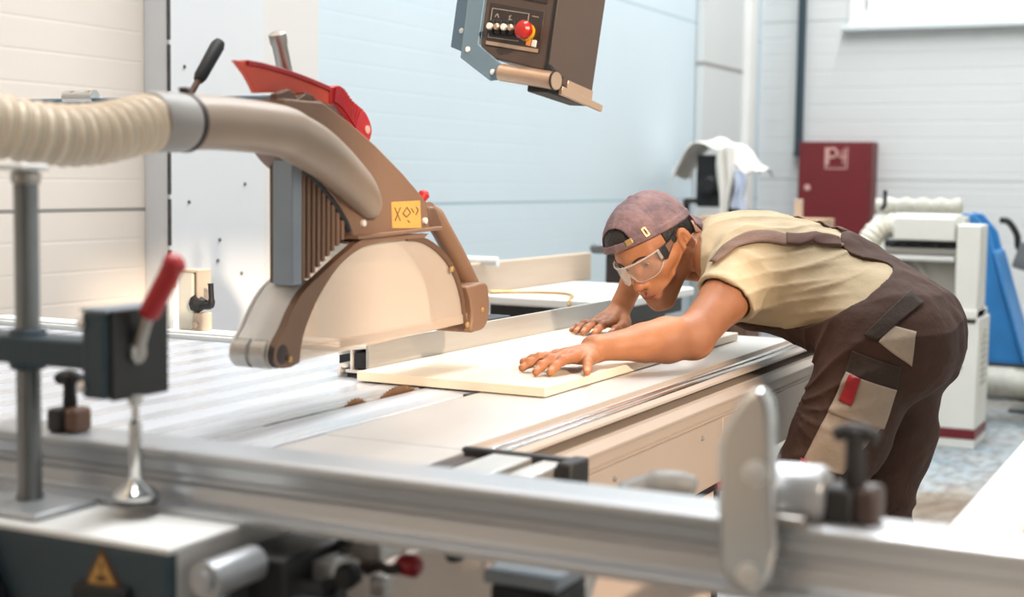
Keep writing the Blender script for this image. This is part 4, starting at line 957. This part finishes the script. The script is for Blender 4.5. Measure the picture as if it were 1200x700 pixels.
def build_person():
    body=Field(axis((2.46,2.75,.0026),(2.75,3.02,.004),(3.02,3.30,.0026),(3.30,3.60,.005)),
               axis((.36,.98,.010),(.98,1.08,.005),(1.08,1.38,.0026),(1.38,1.50,.004)),
               axis((-.02,.86,.014),(.86,.888,.004),(.888,1.27,.0026)))
    for p in TORSO: body.add(off_(p,-.004),.03)
    body.add(cone(SL_,SR_,.055),.03)
    for h,k,an in ((HIPL,KNL,ANL),(HIPR,KNR,ANR)):
        body.add(cone(h,k,.082,.056),.03); body.add(cone(k,an,.055,.036),.03)
        body.add(cone(an-[0,0,.03],an+[-.01,.14,-.055],.032,.025),.02)
    arm(body,SL_,EL,WL,HANDL); arm(body,SR_,ER,WR,HANDR)
    head(body)
    V,Q=nets(body)
    ploc=np.array([3.16,.70,0.])
    root=thing('person','worker in backwards cap, clear safety glasses, tan shirt and brown overalls leaning over the board','person',tuple(ploc))
    # skin with lips, shaved beard and nails tinted
    bo=obj('body',(V,Q),'skin',root,ang=180)
    q=(V-HC)@np.array(HX).T
    x,y,z=q[:,0],q[:,1],q[:,2]
    lip=np.exp(-((x/.021)**4))*np.exp(-(((z+.0628+.10*x*x*10)/.0098)**4))*(y>.076)
    nose=np.exp(-(((z+.03)/.02)**2))*np.exp(-((x/.016)**2))*(y>.09)
    chin_=(z<-.038)&(z>-.125)&(y>-.02)
    st=np.where(chin_,np.clip((-.036-z)/.02,0,1)*np.clip((y+.01)/.04,0,1),0)*(1-lip)
    nail=np.zeros(len(V))
    for H in (HANDL,HANDR):
        for n,p in H.items():
            a,b_=np.array(p[-2]),np.array(p[-1]); c=b_*.85+a*.15+np.array([0,0,.0065]); d=np.linalg.norm(V-c,axis=1); nail=np.maximum(nail,np.clip((.0075-d)/.002,0,1))
    col=np.stack([lip+.35*nose,st,nail,np.ones(len(V))],1).astype(np.float32)
    at=bo.data.color_attributes.new('tint','FLOAT_COLOR','POINT'); at.data.foreach_set('color',col.ravel())
    # eyes, eyebrows
    for s in (1,-1):
        ey=MB(); ctr=hw(.032*s,.0705,.0130); gz=nrm(HF*.95-HU*.20+HL*.05)
        ey.lathe(ctr-gz*.0125,gz,[(0,0)]+[(.0125-.0125*math.cos(a),.0125*math.sin(a)) for a in np.linspace(.1,PI-.45,14)],20)
        e=obj('eye',ey,'eyewhite',bo,ang=180)
        ir=MB().lathe(ctr+gz*.0108,gz,[(0,.0061),(.0008,.0058),(.0016,.0045)],20); obj('iris',ir,'iris',e)
        obj('pupil',MB().lathe(ctr+gz*.0123,gz,[(0,.0027),(.0005,.002)],14),'rubber',e)
        ebp=[]
        for px_,pz in crom([(.012,.0275),(.022,.0325),(.036,.0345),(.050,.029)],4):
            h_=body.march(hw(px_*s,.16,pz),-HF,.2); ebp.append(h_+HF*.0005)
        obj('eyebrow',MB().tube(ebp,list(np.interp(np.linspace(0,1,len(ebp)),[0,.3,1],[.0020,.0028,.0012])),10),'hair',bo)
    ml=[]
    for px_ in np.linspace(-.0225,.0225,19):
        h_=body.march(hw(px_,.16,-.0625+.0012*(px_/.022)**2),-HF,.2); ml.append(h_+HF*.0002)
    obj('mouth_line',MB().tube(ml,[.0006]*2+[.0013]*15+[.0006]*2,8),'mouthline',bo,ang=180)  # dark tube painted in for the shaded crease between the lips
    # hair : skull cap, nape and sideburns
    hx=axis((-.10,.10,.0028)); hy=axis((-.13,.135,.0028)); hz=axis((-.09,.17,.0028))
    def local_nets(F):
        v,qq=nets(F); return HC+v[:,0:1]*HL+v[:,1:2]*HF+v[:,2:3]*HU, (qq if np.linalg.det(np.array(HX))>0 else qq[:,::-1])
    hf=Field(hx,hy,hz); hf.add(ell((0,-.013,.042),(.0795,.1000,.0905)),.01); hf.add(ell((-.006,.034,.074),(.066,.070,.052)),.01); hf.add(cone((.0,-.052,.0),(0,-.046,-.055),.066,.056),.02)
    X,Y,Z=hf.P((slice(None),)*3)
    reg=np.minimum(np.maximum(Y+.030,-(Z+.070)),np.minimum(-(Z-.045),0)+np.maximum(Y-.2,.045-Z))   # behind the ears, or under the cap
    reg=np.minimum(np.maximum(Y+.026,-(Z+.062)),.050+.38*np.maximum(Y-.02,0)-Z)
    side=np.maximum(np.maximum(np.abs(Y-.012)-.016,-(Z+.005)),-(np.abs(X)-.055)); reg=np.minimum(reg,side); reg=np.minimum(reg,np.maximum(np.maximum(Y-.024,.034-Z),-(np.abs(X)-.05)))
    hf.a=np.maximum(hf.a,reg.astype(np.float32)*np.ones_like(hf.a)).astype(np.float32)
    obj('hair',local_nets(hf),'hair',bo,ang=180)
    # cap
    cf=Field(axis((-.11,.11,.0026)),axis((-.14,.125,.0026)),axis((-.03,.17,.0026)))
    dome=ell((0,-.014,.040),(.0870,.1090,.1010)); cf.add(dome,.004); cf.add(ell((-.003,.022,.064),(.080,.088,.071)),.03)
    inner=np.array(cf.a); X,Y,Z=cf.P((slice(None),)*3)
    cut=.050+.20*Y
    cf.a=np.maximum(np.maximum(inner,-(inner+.0045)),(cut-Z).astype(np.float32)*.97)
    eo=ell((-.008,.12,.0820),(.050,.090,.040))[0](X,Y,Z); eo=np.maximum(eo,.0825-Z).astype(np.float32)
    cf.a=np.maximum(cf.a,-eo)
    # strap band and rim around the opening, slightly thicker
    band=np.maximum(np.maximum(inner-.0022,-(inner+.004)),np.abs(Z-cut-.008)-.0085)
    cf.a=np.minimum(cf.a,band.astype(np.float32))
    pan=np.minimum(np.abs(np.sin(np.arctan2(X,Y+.014)*3)),1.)
    cf.a=(cf.a+np.where((Z>.066),-.0010*np.exp(-(pan/.08)**2),0)).astype(np.float32)
    v,qq=local_nets(cf)
    nz_=vnoise(v*np.array([1,.7,1.4]),30,3)*.0042+vnoise(v,64,5)*.0022
    cen=HC+HU*.03; v=v+(v-cen)/np.linalg.norm(v-cen,axis=1,keepdims=True)*nz_[:,None]
    cap=obj('cap',(v,qq),'capcloth',root,ang=180)
    def cs_(x_,y_,z_,o=.0): # point on the cap surface seen from outside
        dome_=Field.__new__(Field); dome_.g=cf.g; dome_.a=inner.astype(np.float32)
        p=np.array([x_,y_,z_])*1.6+np.array([0,0,-.02]); c0=np.array([0,-.01,.045]); h_=dome_.march(p,c0-p,.3); n_=dome_.grad(h_)[0]
        return h_+n_*o,n_
    vis=[]
    for i in range(21):
        u=-1+i/10; row=[]
        for j in range(8):
            t=j/7
            row.append(hw(.078*u*(1-.06*t), -.014-.100*math.sqrt(max(0,1-(.80*u)**2))-.046*t*math.sqrt(max(0,1-(.9*u)**2)), .030+.010*(1-u*u)-.050*t-.018*u*u))
        vis.append(row)
    obj('visor',MB().grid(vis),'capcloth',cap,solid=.003,ang=180)
    p,n_=cs_(0,-.014,.15); b_=HC+np.array(HX).T@p
    obj('top_button',MB().lathe(b_-HU*.001,HU,[(0,.008),(.002,.0075),(.004,.004)],14),'capcloth',cap)
    def onframe(x_,y_,z_):
        p,n_=cs_(x_,y_,z_,.002); pw=HC+np.array(HX).T@p; nw=np.array(HX).T@n_; t=nrm(np.cross(HU,nw)); return pw,nw,t,np.cross(nw,t)
    pw,nw,t_,u_=onframe(.036,.092,.0745); obj('buckle',MB().obox(pw,(t_,u_,nw),(.0085,.0065,.0018)),'brass',cap,bevel=.001,label='brass strap buckle')
    pw,nw,t_,u_=onframe(.062,.062,.074)
    obj('strap_loop',MB().obox(pw+t_*.004,(t_,u_,nw),(.0014,.0105,.0016)).obox(pw-t_*.004,(t_,u_,nw),(.0014,.0105,.0016)).obox(pw+u_*.0095,(t_,u_,nw),(.0045,.0014,.0016)).obox(pw-u_*.0095,(t_,u_,nw),(.0045,.0014,.0016)),'brass',cap)
    # safety glasses
    gs=thing_child('safety_glasses',root)
    def ly(x_): return .1145-.050*abs(x_/.073)**2.2
    def bot(x_):
        a=abs(x_); return -.0165+.022*math.exp(-(a/.011)**2)+.020*max(0,(a-.05)/.023)**2
    lens=[]
    for i in range(45):
        x_=-.078+.151*i/44; lens.append([hw(x_,ly(x_)-.004*abs(t-.4),bot(x_)+(.0305-bot(x_))*t) for t in np.linspace(0,1,8)])
    obj('lens',MB().grid(lens),'lens',gs,solid=.0018,ang=180,label='clear wraparound lens')
    obj('brow_bar',MB().tube([hw(x_,ly(x_)+.001,.0315) for x_ in np.linspace(-.079,.074,31)],.0019,10),'clearbar',gs,ang=180)
    obj('lens_rim',MB().tube([hw(x_,ly(x_)-.001,bot(x_)) for x_ in np.linspace(-.073,.073,41)],.0011,8),'clearbar',gs,ang=180)
    for s in (1,-1):
        tp=MB().prism([(.066,.034),(.066,.004),(.058,.001),(.036,.010),(-.004,.028),(-.016,.020),(-.018,.026),(-.006,.036),(.03,.031)],None,.0765*s,.0795*s,frame=(HC,HF,HU,HL))
        obj('temple',tp,'dark',gs,bevel=.001)
        obj('side_shield',MB().prism([(.046,.029),(.046,.010),(.020,.020),(.020,.029)],None,.0797*s,.0806*s,frame=(HC,HF,HU,HL)),'knobbrown',gs,bevel=.0005)
        obj('hinge',MB().obox(hw(.0735*s,.066,.021),(HL,HF,HU),(.0028,.004,.011)),'clearbar',gs,bevel=.001)

    # ---------------- shirt
    g=.0045
    sh=Field(axis((2.90,3.60,g)),axis((.58,1.22,g)),axis((.86,1.26,g)))
    for i,p in enumerate(TORSO): sh.add(off_(p,.007),.045)
    sh.add(cone(SL_,SR_,.066),.05)
    sh.add(cone(NB+[0,-.02,0],T[4],.078,.085),.05)
    sh.add(ell(T[3]+np.array([.02,-.02,.045]),(.13,.11,.052),taxes(3)),.05)
    hems=[]
    for S,E in ((SL_,EL),(SR_,ER)):
        h=S*.52+E*.48; d=nrm(E-S)
        cp_=cone(S,E,.071,.066)
        pn=nrm(d+np.array([.12,.0,-.10])) if S is SL_ else d
        def fn(X,Y,Z,cp_=cp_,h=h,d=pn): return np.maximum(cp_[0](X,Y,Z),((X-h[0])*d[0]+(Y-h[1])*d[1]+(Z-h[2])*d[2])).astype(np.float32)
        sh.add((fn,cp_[1],cp_[2]),.03 )
        hems.append((S,E,h,d))
    X,Y,Z=sh.P((slice(None),)*3)
    for S,E,h,d in hems:
        pass
    # neck opening
    nd=nrm(NT-NB)
    sh.sub(cone(NB-nd*.004,NB+nd*.16,.061,.075),.008)
    ncut=((X-NB[0])*nd[0]+(Y-NB[1])*nd[1]+(Z-NB[2])*nd[2])-.012
    sh.a=np.maximum(sh.a,ncut.astype(np.float32)*np.ones_like(sh.a))
    shirt_field=sh
    # folds
    Pn=np.stack(np.meshgrid(*sh.g,indexing='ij'),-1).reshape(-1,3)
    near=np.abs(sh.a.ravel())<.03; pp_=Pn[near]
    def ridge(ph): return (1-np.abs(np.sin(ph)))**2
    da=nrm(EL-SL_); ta=(pp_-SL_)@da; rs_=np.linalg.norm(pp_-SL_-np.outer(ta,da),axis=1)
    slv=np.clip(1-np.abs(ta-.06)/.12,0,1)*np.clip(1-np.maximum(rs_-.06,0)/.05,0,1)
    w1=-ridge(ta*58+pp_[:,2]*26+2.6*vnoise(pp_,11,1))*slv*.0085
    arm_=np.clip(1-np.linalg.norm((pp_-np.array([3.03,.86,1.03]))*np.array([.5,1,1]),axis=1)/.16,0,1)
    w1+=-ridge(((pp_[:,1]-.95)*18+(pp_[:,2]-1.02)*72)+3.2*vnoise(pp_,8,3))*arm_*.0075
    bk=np.clip((pp_[:,2]-1.10)/.05,0,1); w1+=-ridge(pp_[:,0]*36+pp_[:,1]*24+3.5*vnoise(pp_,7,5))*bk*.006
    w2=vnoise(pp_*np.array([1,.6,1.6]),16,2)*.008+vnoise(pp_,34,4)*.004
    w3=-ridge(pp_[:,2]*50+pp_[:,1]*16+3.5*vnoise(pp_,7,8))*np.clip(1-np.abs(pp_[:,1]-.79)/.12,0,1)*.0065
    fl=sh.a.ravel(); fl[near]+= (w1+w2+w3).astype(np.float32); sh.a=fl.reshape(sh.a.shape)
    for S,E,h,d in hems: sh.sub(cone(S*.58+E*.42,E+(E-S)*.3,.0585,.0620),.003)
    ts=obj('shirt',nets(sh),'shirt',root,ang=180)
    # collar and sleeve hem bands
    u1=nrm(np.cross(nd,[0,0,1])); v1=np.cross(nd,u1)
    ring=[]
    for a in np.linspace(0,2*PI,49):
        p=NB+nd*.012+(u1*math.cos(a)+v1*math.sin(a))*.068; ring.append(p)
    obj('collar',MB().tube(ring,.0062,10,False,sq=1.0),'shirt',ts,ang=180)

    # ---------------- overalls
    ov=Field(axis((2.84,2.97,.005),(2.97,3.30,.0034),(3.30,3.48,.006)),axis((.40,.63,.005),(.63,.90,.0034),(.90,1.04,.005)),axis((.05,.70,.008),(.70,.94,.005),(.94,1.20,.0034)))
    for i,p in enumerate(TORSO): ov.add(off_(p,.0165),.045)
    ov.add(ell(T[3]+np.array([.02,-.02,.045]),(.138,.118,.060),taxes(3)),.05)
    ov.add(ell((3.08,.615,.925),(.088,.085,.105)),.05); ov.add(ell((3.225,.612,.925),(.088,.085,.105)),.05)
    for h,k,an in ((HIPL,KNL,ANL),(HIPR,KNR,ANR)):
        m=h*.5+k*.5+np.array([0,-.012,0])
        ov.add(cone(h,m,.108,.096),.03); ov.add(cone(m,k,.096,.079),.03); ov.add(cone(k,an*.55+k*.45+[0,-.02,0],.077,.074),.03); ov.add(cone(an*.55+k*.45+[0,-.02,0],an+[0,0,-.01],.074,.072),.02)
    X,Y,Z=ov.P((slice(None),)*3)
    # side opening of the bib trousers, drawn in (distance along the spine, angle round the trunk)
    td=nrm(T[3]-T[0]); lat=nrm(np.array([1,0,0])-td*td[0]); dor=np.cross(lat,td)
    poly=[(.092,95),(.086,75),(.070,62),(.050,52),(.020,49),(-.005,52),(-.028,62),(-.046,68),(-.060,66),(-.074,56),(-.086,42),(-.088,28),(-.082,15),(-.047,-2),(.033,-28.5),(.085,-43),(.128,-54),(.215,-58),(.222,-64),(.225,-95),(.9,-95),(.9,95)]
    poly=[(p,q*.00227) for p,q in poly]
    def opening(P_):
        w=P_-T[1]; pt=np.stack([w@td,np.degrees(np.arctan2(w@dor,np.abs(w@lat)))*.00227],1); D=np.full(len(pt),9.); ins_=np.zeros(len(pt),bool)
        for (a0,a1),(b0,b1) in zip(poly,poly[1:]+poly[:1]):
            e=np.array([b0-a0,b1-a1]); q=pt-np.array([a0,a1]); t=np.clip((q@e)/(e@e),0,1); D=np.minimum(D,np.linalg.norm(q-t[:,None]*e,axis=1))
            c=((a1<=pt[:,1])!=(b1<=pt[:,1])); xi=a0+(pt[:,1]-a1)/np.where(b1-a1==0,1e-9,b1-a1)*(b0-a0); ins_^=c&(pt[:,0]<xi)
        return np.where(ins_,-D,D).astype(np.float32)
    solid_field=Field.__new__(Field); solid_field.g=ov.g; solid_field.a=ov.a.copy()
    Pn=np.stack(np.meshgrid(*ov.g,indexing='ij'),-1).reshape(-1,3); fl=ov.a.ravel(); near=np.abs(fl)<.03; pp_=Pn[near]
    hip=np.clip(1-np.linalg.norm((pp_-np.array([3.0,.70,.93]))*np.array([.6,1,1]),axis=1)/.20,0,1)
    kne=np.clip(1-np.abs(pp_[:,2]-.60)/.16,0,1)
    but=np.clip(1-np.linalg.norm((pp_-np.array([3.08,.60,.95]))*np.array([.6,1,1]),axis=1)/.16,0,1)
    cro=np.clip(1-np.linalg.norm((pp_-np.array([3.03,.76,.88]))*np.array([.5,1,1]),axis=1)/.17,0,1)
    rad=np.arctan2(pp_[:,2]-.80,pp_[:,1]-.86)
    wv=-ridge(rad*9+3*vnoise(pp_,8,11))*cro*.012-ridge(pp_[:,2]*52+pp_[:,1]*10+3.5*vnoise(pp_,7,12))*but*.0075-ridge(pp_[:,2]*30+pp_[:,1]*26+pp_[:,0]*9+4*vnoise(pp_,7,12))*kne*.011+vnoise(pp_*np.array([1,1,.6]),13,13)*.014+vnoise(pp_,30,14)*.006
    fl[near]+=wv.astype(np.float32); ov.a=fl.reshape(ov.a.shape)
    fold_field=Field.__new__(Field); fold_field.g=ov.g; fold_field.a=ov.a.copy()
    fl=ov.a.ravel(); fl[near]=np.maximum(fl[near],-opening(pp_)); ov.a=fl.reshape(ov.a.shape)
    tr=obj('overalls',nets(ov),'overall',root,ang=180)
    # cloth panels sewn on the near leg: quads in the side view laid on the cloth
    def patch(name,c4,mat_,nu=16,nv=16,offs=.0015,x0=2.70,th=.002,label=None,par=None):
        rows=[]
        c4=[np.array(c) for c in c4]
        for i in range(nu+1):
            r_=[]
            for j in range(nv+1):
                u,v_=i/nu,j/nv; q=(c4[0]*(1-u)+c4[1]*u)*(1-v_)+(c4[3]*(1-u)+c4[2]*u)*v_
                h_=fold_field.march((x0,q[0],q[1]),(1,0,0),.7,offs)
                r_.append(h_ if h_ is not None else np.array([3.05,q[0],q[1]]))
            rows.append(r_)
        m_=MB().grid(rows)
        return obj(name,m_,mat_,tr if par is None else par,solid=th,ang=180,label=label)
    patch('knee_panel',[(.742,.804),(.640,.772),(.712,.668),(.794,.690)],'patchtan',22,24,label='tan knee panel')
    cg=patch('cargo_pocket',[(.712,.884),(.614,.850),(.638,.766),(.744,.800)],'patchtan',18,16,.0035,label='tan cargo pocket')
    patch('pocket_flap',[(.702,.928),(.604,.898),(.612,.850),(.716,.884)],'overalldark',16,12,.0045,label='dark brown pocket flap')
    patch('red_tab',[(.703,.880),(.679,.873),(.697,.815),(.724,.824)],'darkred',6,12,.007,par=cg,label='red fabric tab')
    patch('hip_pocket',[(.627,.984),(.579,.972),(.586,.900),(.648,.950)],'patchtan',14,14,.002,label='tan hip pocket panel')
    patch('side_band',[(.604,1.052),(.574,1.030),(.650,.952),(.680,.960)],'overalldark',12,14,.003,label='dark side adjuster band')
    patch('knee_trim',[(.796,.690),(.714,.668),(.712,.640),(.804,.658)],'overalldark',14,4,.003,label='dark knee pocket edge')
    patch('red_tab',[(.796,.700),(.780,.694),(.783,.678),(.799,.684)],'darkred',4,4,.005,label='small red tab at the knee')
    # straps running over the back and shoulders
    def ribbon(path,w,fld,o,name,mat_,par,th=.003):
        P_=[fld.project(p,o)[0] for p in crom(path,6)]; rows=[]
        for i,p in enumerate(P_):
            t=nrm(P_[min(i+1,len(P_)-1)]-P_[max(i-1,0)]); n=fld.grad(p)[0]; b=nrm(np.cross(n,t))
            rows.append([fld.project(p+b*w*s_,o)[0] for s_ in np.linspace(-.5,.5,7)])
        return obj(name,MB().grid(rows),mat_,par,solid=th,ang=180)
    ribbon([(3.010,1.015,1.09),(3.022,.998,1.125),(3.045,.960,1.150),(3.066,.917,1.158),(3.090,.867,1.155),(3.114,.817,1.145),(3.135,.770,1.132)],.036,shirt_field,.005,'strap','strapbrown',tr)
    ribbon([(3.42,1.07,1.10),(3.39,1.04,1.16),(3.35,.97,1.185),(3.31,.90,1.185),(3.27,.84,1.175),(3.23,.79,1.155)],.034,shirt_field,.005,'strap','strapbrown',tr)
    ribbon([(3.085,.880,1.157),(3.098,.850,1.152),(3.114,.817,1.145),(3.132,.778,1.134)],.038,shirt_field,.0075,'strap_end','strapdark',tr)
    # work shoes
    for an in (ANL,ANR):
        so=MB(); o=an+np.array([0,0,-.09])
        prof_=[(-.070,.0,.040),(-.05,.0,.046),(0,.0,.046),(.07,0,.050),(.13,0,.052),(.175,0,.046),(.20,0,.028)]
        rows=[]
        for yv,_,wv_ in prof_:
            hgt=.115 if yv<.02 else .115-(yv-.02)*.36
            rows.append([o+np.array([wv_*math.cos(a)*(1 if math.sin(a)>0 else 1),yv,max(.012,.012+hgt*max(0,math.sin(a))) if math.sin(a)>=0 else .012]) for a in np.linspace(0,PI,14)])
        so.grid(rows); so.add([r for r in rows[0]],[tuple(range(14))]); so.add([r for r in rows[-1]],[tuple(range(14))])
        s_=obj('shoe',so,'dark',root,ang=60)
        ol=[o[:2]+np.array([wv_*1.05,yv]) for yv,_,wv_ in prof_]+[o[:2]+np.array([-wv_*1.05,yv]) for yv,_,wv_ in prof_[::-1]]
        obj('sole',MB().prism([tuple(p) for p in ol],'z',0,.016),'rubber',s_,bevel=.004)
    return root
def thing_child(name,root):
    o=bpy.data.objects.new(name,None); COL.objects.link(o); o.parent=root; OFF[o]=OFF[root]; return o

# figure materials
def skinmat():
    m=bpy.data.materials.new('skin'); m.use_nodes=True; nt=m.node_tree; b=nt.nodes['Principled BSDF']; N=nt.nodes.new; L=nt.links.new
    at=N('ShaderNodeVertexColor'); at.layer_name='tint'; sp=N('ShaderNodeSeparateColor'); L(at.outputs[0],sp.inputs[0])
    tc=N('ShaderNodeTexCoord'); no=N('ShaderNodeTexNoise'); no.inputs['Scale'].default_value=26; no.inputs['Detail'].default_value=5; L(tc.outputs['Object'],no.inputs['Vector'])
    base=N('ShaderNodeMix'); base.data_type='RGBA'; base.inputs['A'].default_value=lin((140,88,57)); base.inputs['B'].default_value=lin((178,120,82)); L(no.outputs['Fac'],base.inputs['Factor'])
    prev=base.outputs['Result']
    for ch,c,f in (('Red',(136,62,52),.9),('Green',(112,76,60),.40),('Blue',(214,160,132),.5)):
        mx=N('ShaderNodeMix'); mx.data_type='RGBA'; L(prev,mx.inputs['A']); mx.inputs['B'].default_value=lin(c)
        mu=N('ShaderNodeMath'); mu.operation='MULTIPLY'; L(sp.outputs[ch],mu.inputs[0]); mu.inputs[1].default_value=f; L(mu.outputs[0],mx.inputs['Factor']); prev=mx.outputs['Result']
    L(prev,b.inputs['Base Color']); b.inputs['Roughness'].default_value=.56; b.inputs['Specular IOR Level'].default_value=.38; b.inputs['Subsurface Weight'].default_value=.12; b.inputs['Subsurface Radius'].default_value=(.012,.005,.003); b.inputs['Subsurface Scale'].default_value=.6
    n2=N('ShaderNodeTexNoise'); n2.inputs['Scale'].default_value=160; L(tc.outputs['Object'],n2.inputs['Vector']); bp=N('ShaderNodeBump'); bp.inputs['Strength'].default_value=.10; bp.inputs['Distance'].default_value=.004; L(n2.outputs['Fac'],bp.inputs['Height']); L(bp.outputs[0],b.inputs['Normal'])
    M['skin']=m
skinmat()
defmat('mouthline',(84,36,30),.5)
defmat('hair',(28,20,17),.6,var=.4,vscale=60,bump=.4,bscale=180)
defmat('capcloth',(124,98,98),.85,rgb2=(92,74,78),vscale=26,bump=.35,bscale=90)
defmat('shirt',(182,164,134),.85,var=.08,vscale=12,bump=.22,bscale=40)
defmat('strapdark',(84,58,48),.85,var=.1,vscale=30)
defmat('overall',(68,43,31),.85,var=.2,vscale=10,bump=.30,bscale=45)
defmat('overalldark',(56,43,35),.85,var=.2,vscale=14,bump=.25,bscale=60)
defmat('patchtan',(168,150,132),.85,var=.12,vscale=14,bump=.30,bscale=40)
defmat('strapbrown',(118,92,78),.8,var=.15,vscale=20,bump=.2,bscale=120)
defmat('eyewhite',(226,218,208),.25)
defmat('iris',(74,62,44),.2)
def clearmat(name,f,rgb):
    m=bpy.data.materials.new(name); m.use_nodes=True; nt=m.node_tree; b=nt.nodes['Principled BSDF']; b.inputs['Base Color'].default_value=lin(rgb); b.inputs['Roughness'].default_value=.06
    tr=nt.nodes.new('ShaderNodeBsdfTransparent'); tr.inputs[0].default_value=(.97,.97,.97,1); ms=nt.nodes.new('ShaderNodeMixShader'); lw=nt.nodes.new('ShaderNodeLayerWeight'); lw.inputs['Blend'].default_value=.25
    ma=nt.nodes.new('ShaderNodeMath'); ma.operation='MULTIPLY_ADD'; ma.use_clamp=True; nt.links.new(lw.outputs['Fresnel'],ma.inputs[0]); ma.inputs[1].default_value=.35; ma.inputs[2].default_value=f; nt.links.new(ma.outputs[0],ms.inputs[0])
    nt.links.new(tr.outputs[0],ms.inputs[1]); nt.links.new(b.outputs[0],ms.inputs[2]); nt.links.new(ms.outputs[0],nt.nodes['Material Output'].inputs[0]); M[name]=m
clearmat('lens',.045,(236,232,228)); clearmat('clearbar',.30,(240,236,230))
person=build_person()
WORLD,SUN,FILL,EXPO=.14,5.6,265,-.14
# ------------------------------------------------------------------ light and camera
def light(name,kind,loc,energy,col,**k):
    d=bpy.data.lights.new(name,kind); d.energy=energy; d.color=col
    for a,b in k.items(): setattr(d,a,b)
    o=bpy.data.objects.new(name,d); COL.objects.link(o); o.location=loc; return o
w=bpy.data.worlds.new('World'); SC.world=w; w.use_nodes=True
nt=w.node_tree; bgn=nt.nodes['Background']; bgn.inputs[0].default_value=(.93,.97,1,1)
tcw=nt.nodes.new('ShaderNodeTexCoord'); spw=nt.nodes.new('ShaderNodeSeparateXYZ'); nt.links.new(tcw.outputs['Generated'],spw.inputs[0])
# the sky is brighter towards the far end of the hall, where the window looks out
mrw=nt.nodes.new('ShaderNodeMapRange'); mrw.interpolation_type='SMOOTHSTEP'; nt.links.new(spw.outputs['X'],mrw.inputs['Value']); mrw.inputs['From Min'].default_value=.45; mrw.inputs['From Max'].default_value=.95; mrw.inputs['To Min'].default_value=WORLD; mrw.inputs['To Max'].default_value=2.2
nt.links.new(mrw.outputs['Result'],bgn.inputs[1])
sun=light('sun','SUN',(0,-6,6),SUN,(1,.79,.60),angle=math.radians(1.5))
sun.rotation_euler=Vector((.55,.75,-.38)).to_track_quat('-Z','Y').to_euler()
for i,(x,y) in enumerate(((3.3,.9),(5.8,1.6),(8.8,1.4),(1.05,.7))):  # unseen added overhead lights; the last one brightens the rail flange
    a=light('overhead_fill','AREA',(x,y,7.0),FILL*(.5 if i==3 else 1),(.96,.98,1),shape='RECTANGLE',size=2.4,size_y=.5)
cam=bpy.data.cameras.new('camera'); co=bpy.data.objects.new('camera',cam); COL.objects.link(co)
cam.sensor_width=36; cam.lens=36*1700/1200.
pitch=math.atan(140/1700.); yaw=math.atan2(855,math.hypot(1700,140)); roll=math.radians(.8)
f_=Vector((math.cos(yaw)*math.cos(pitch),math.sin(yaw)*math.cos(pitch),-math.sin(pitch))); r_=Vector((math.sin(yaw),-math.cos(yaw),0)); u_=r_.cross(f_)
R_=r_*math.cos(roll)+u_*math.sin(roll); U_=u_*math.cos(roll)-r_*math.sin(roll)
co.matrix_world=Matrix(((R_.x,U_.x,-f_.x,0),(R_.y,U_.y,-f_.y,0),(R_.z,U_.z,-f_.z,1.27),(0,0,0,1)))
cam.dof.use_dof=True; cam.dof.focus_distance=3.14; cam.dof.aperture_fstop=2.9; cam.dof.aperture_blades=8
cam.clip_end=100
SC.camera=co
vs=SC.view_settings; SC.display_settings.display_device='sRGB'; vs.view_transform='Standard'; vs.look='None'; vs.exposure=EXPO; vs.gamma=1; vs.use_curve_mapping=False
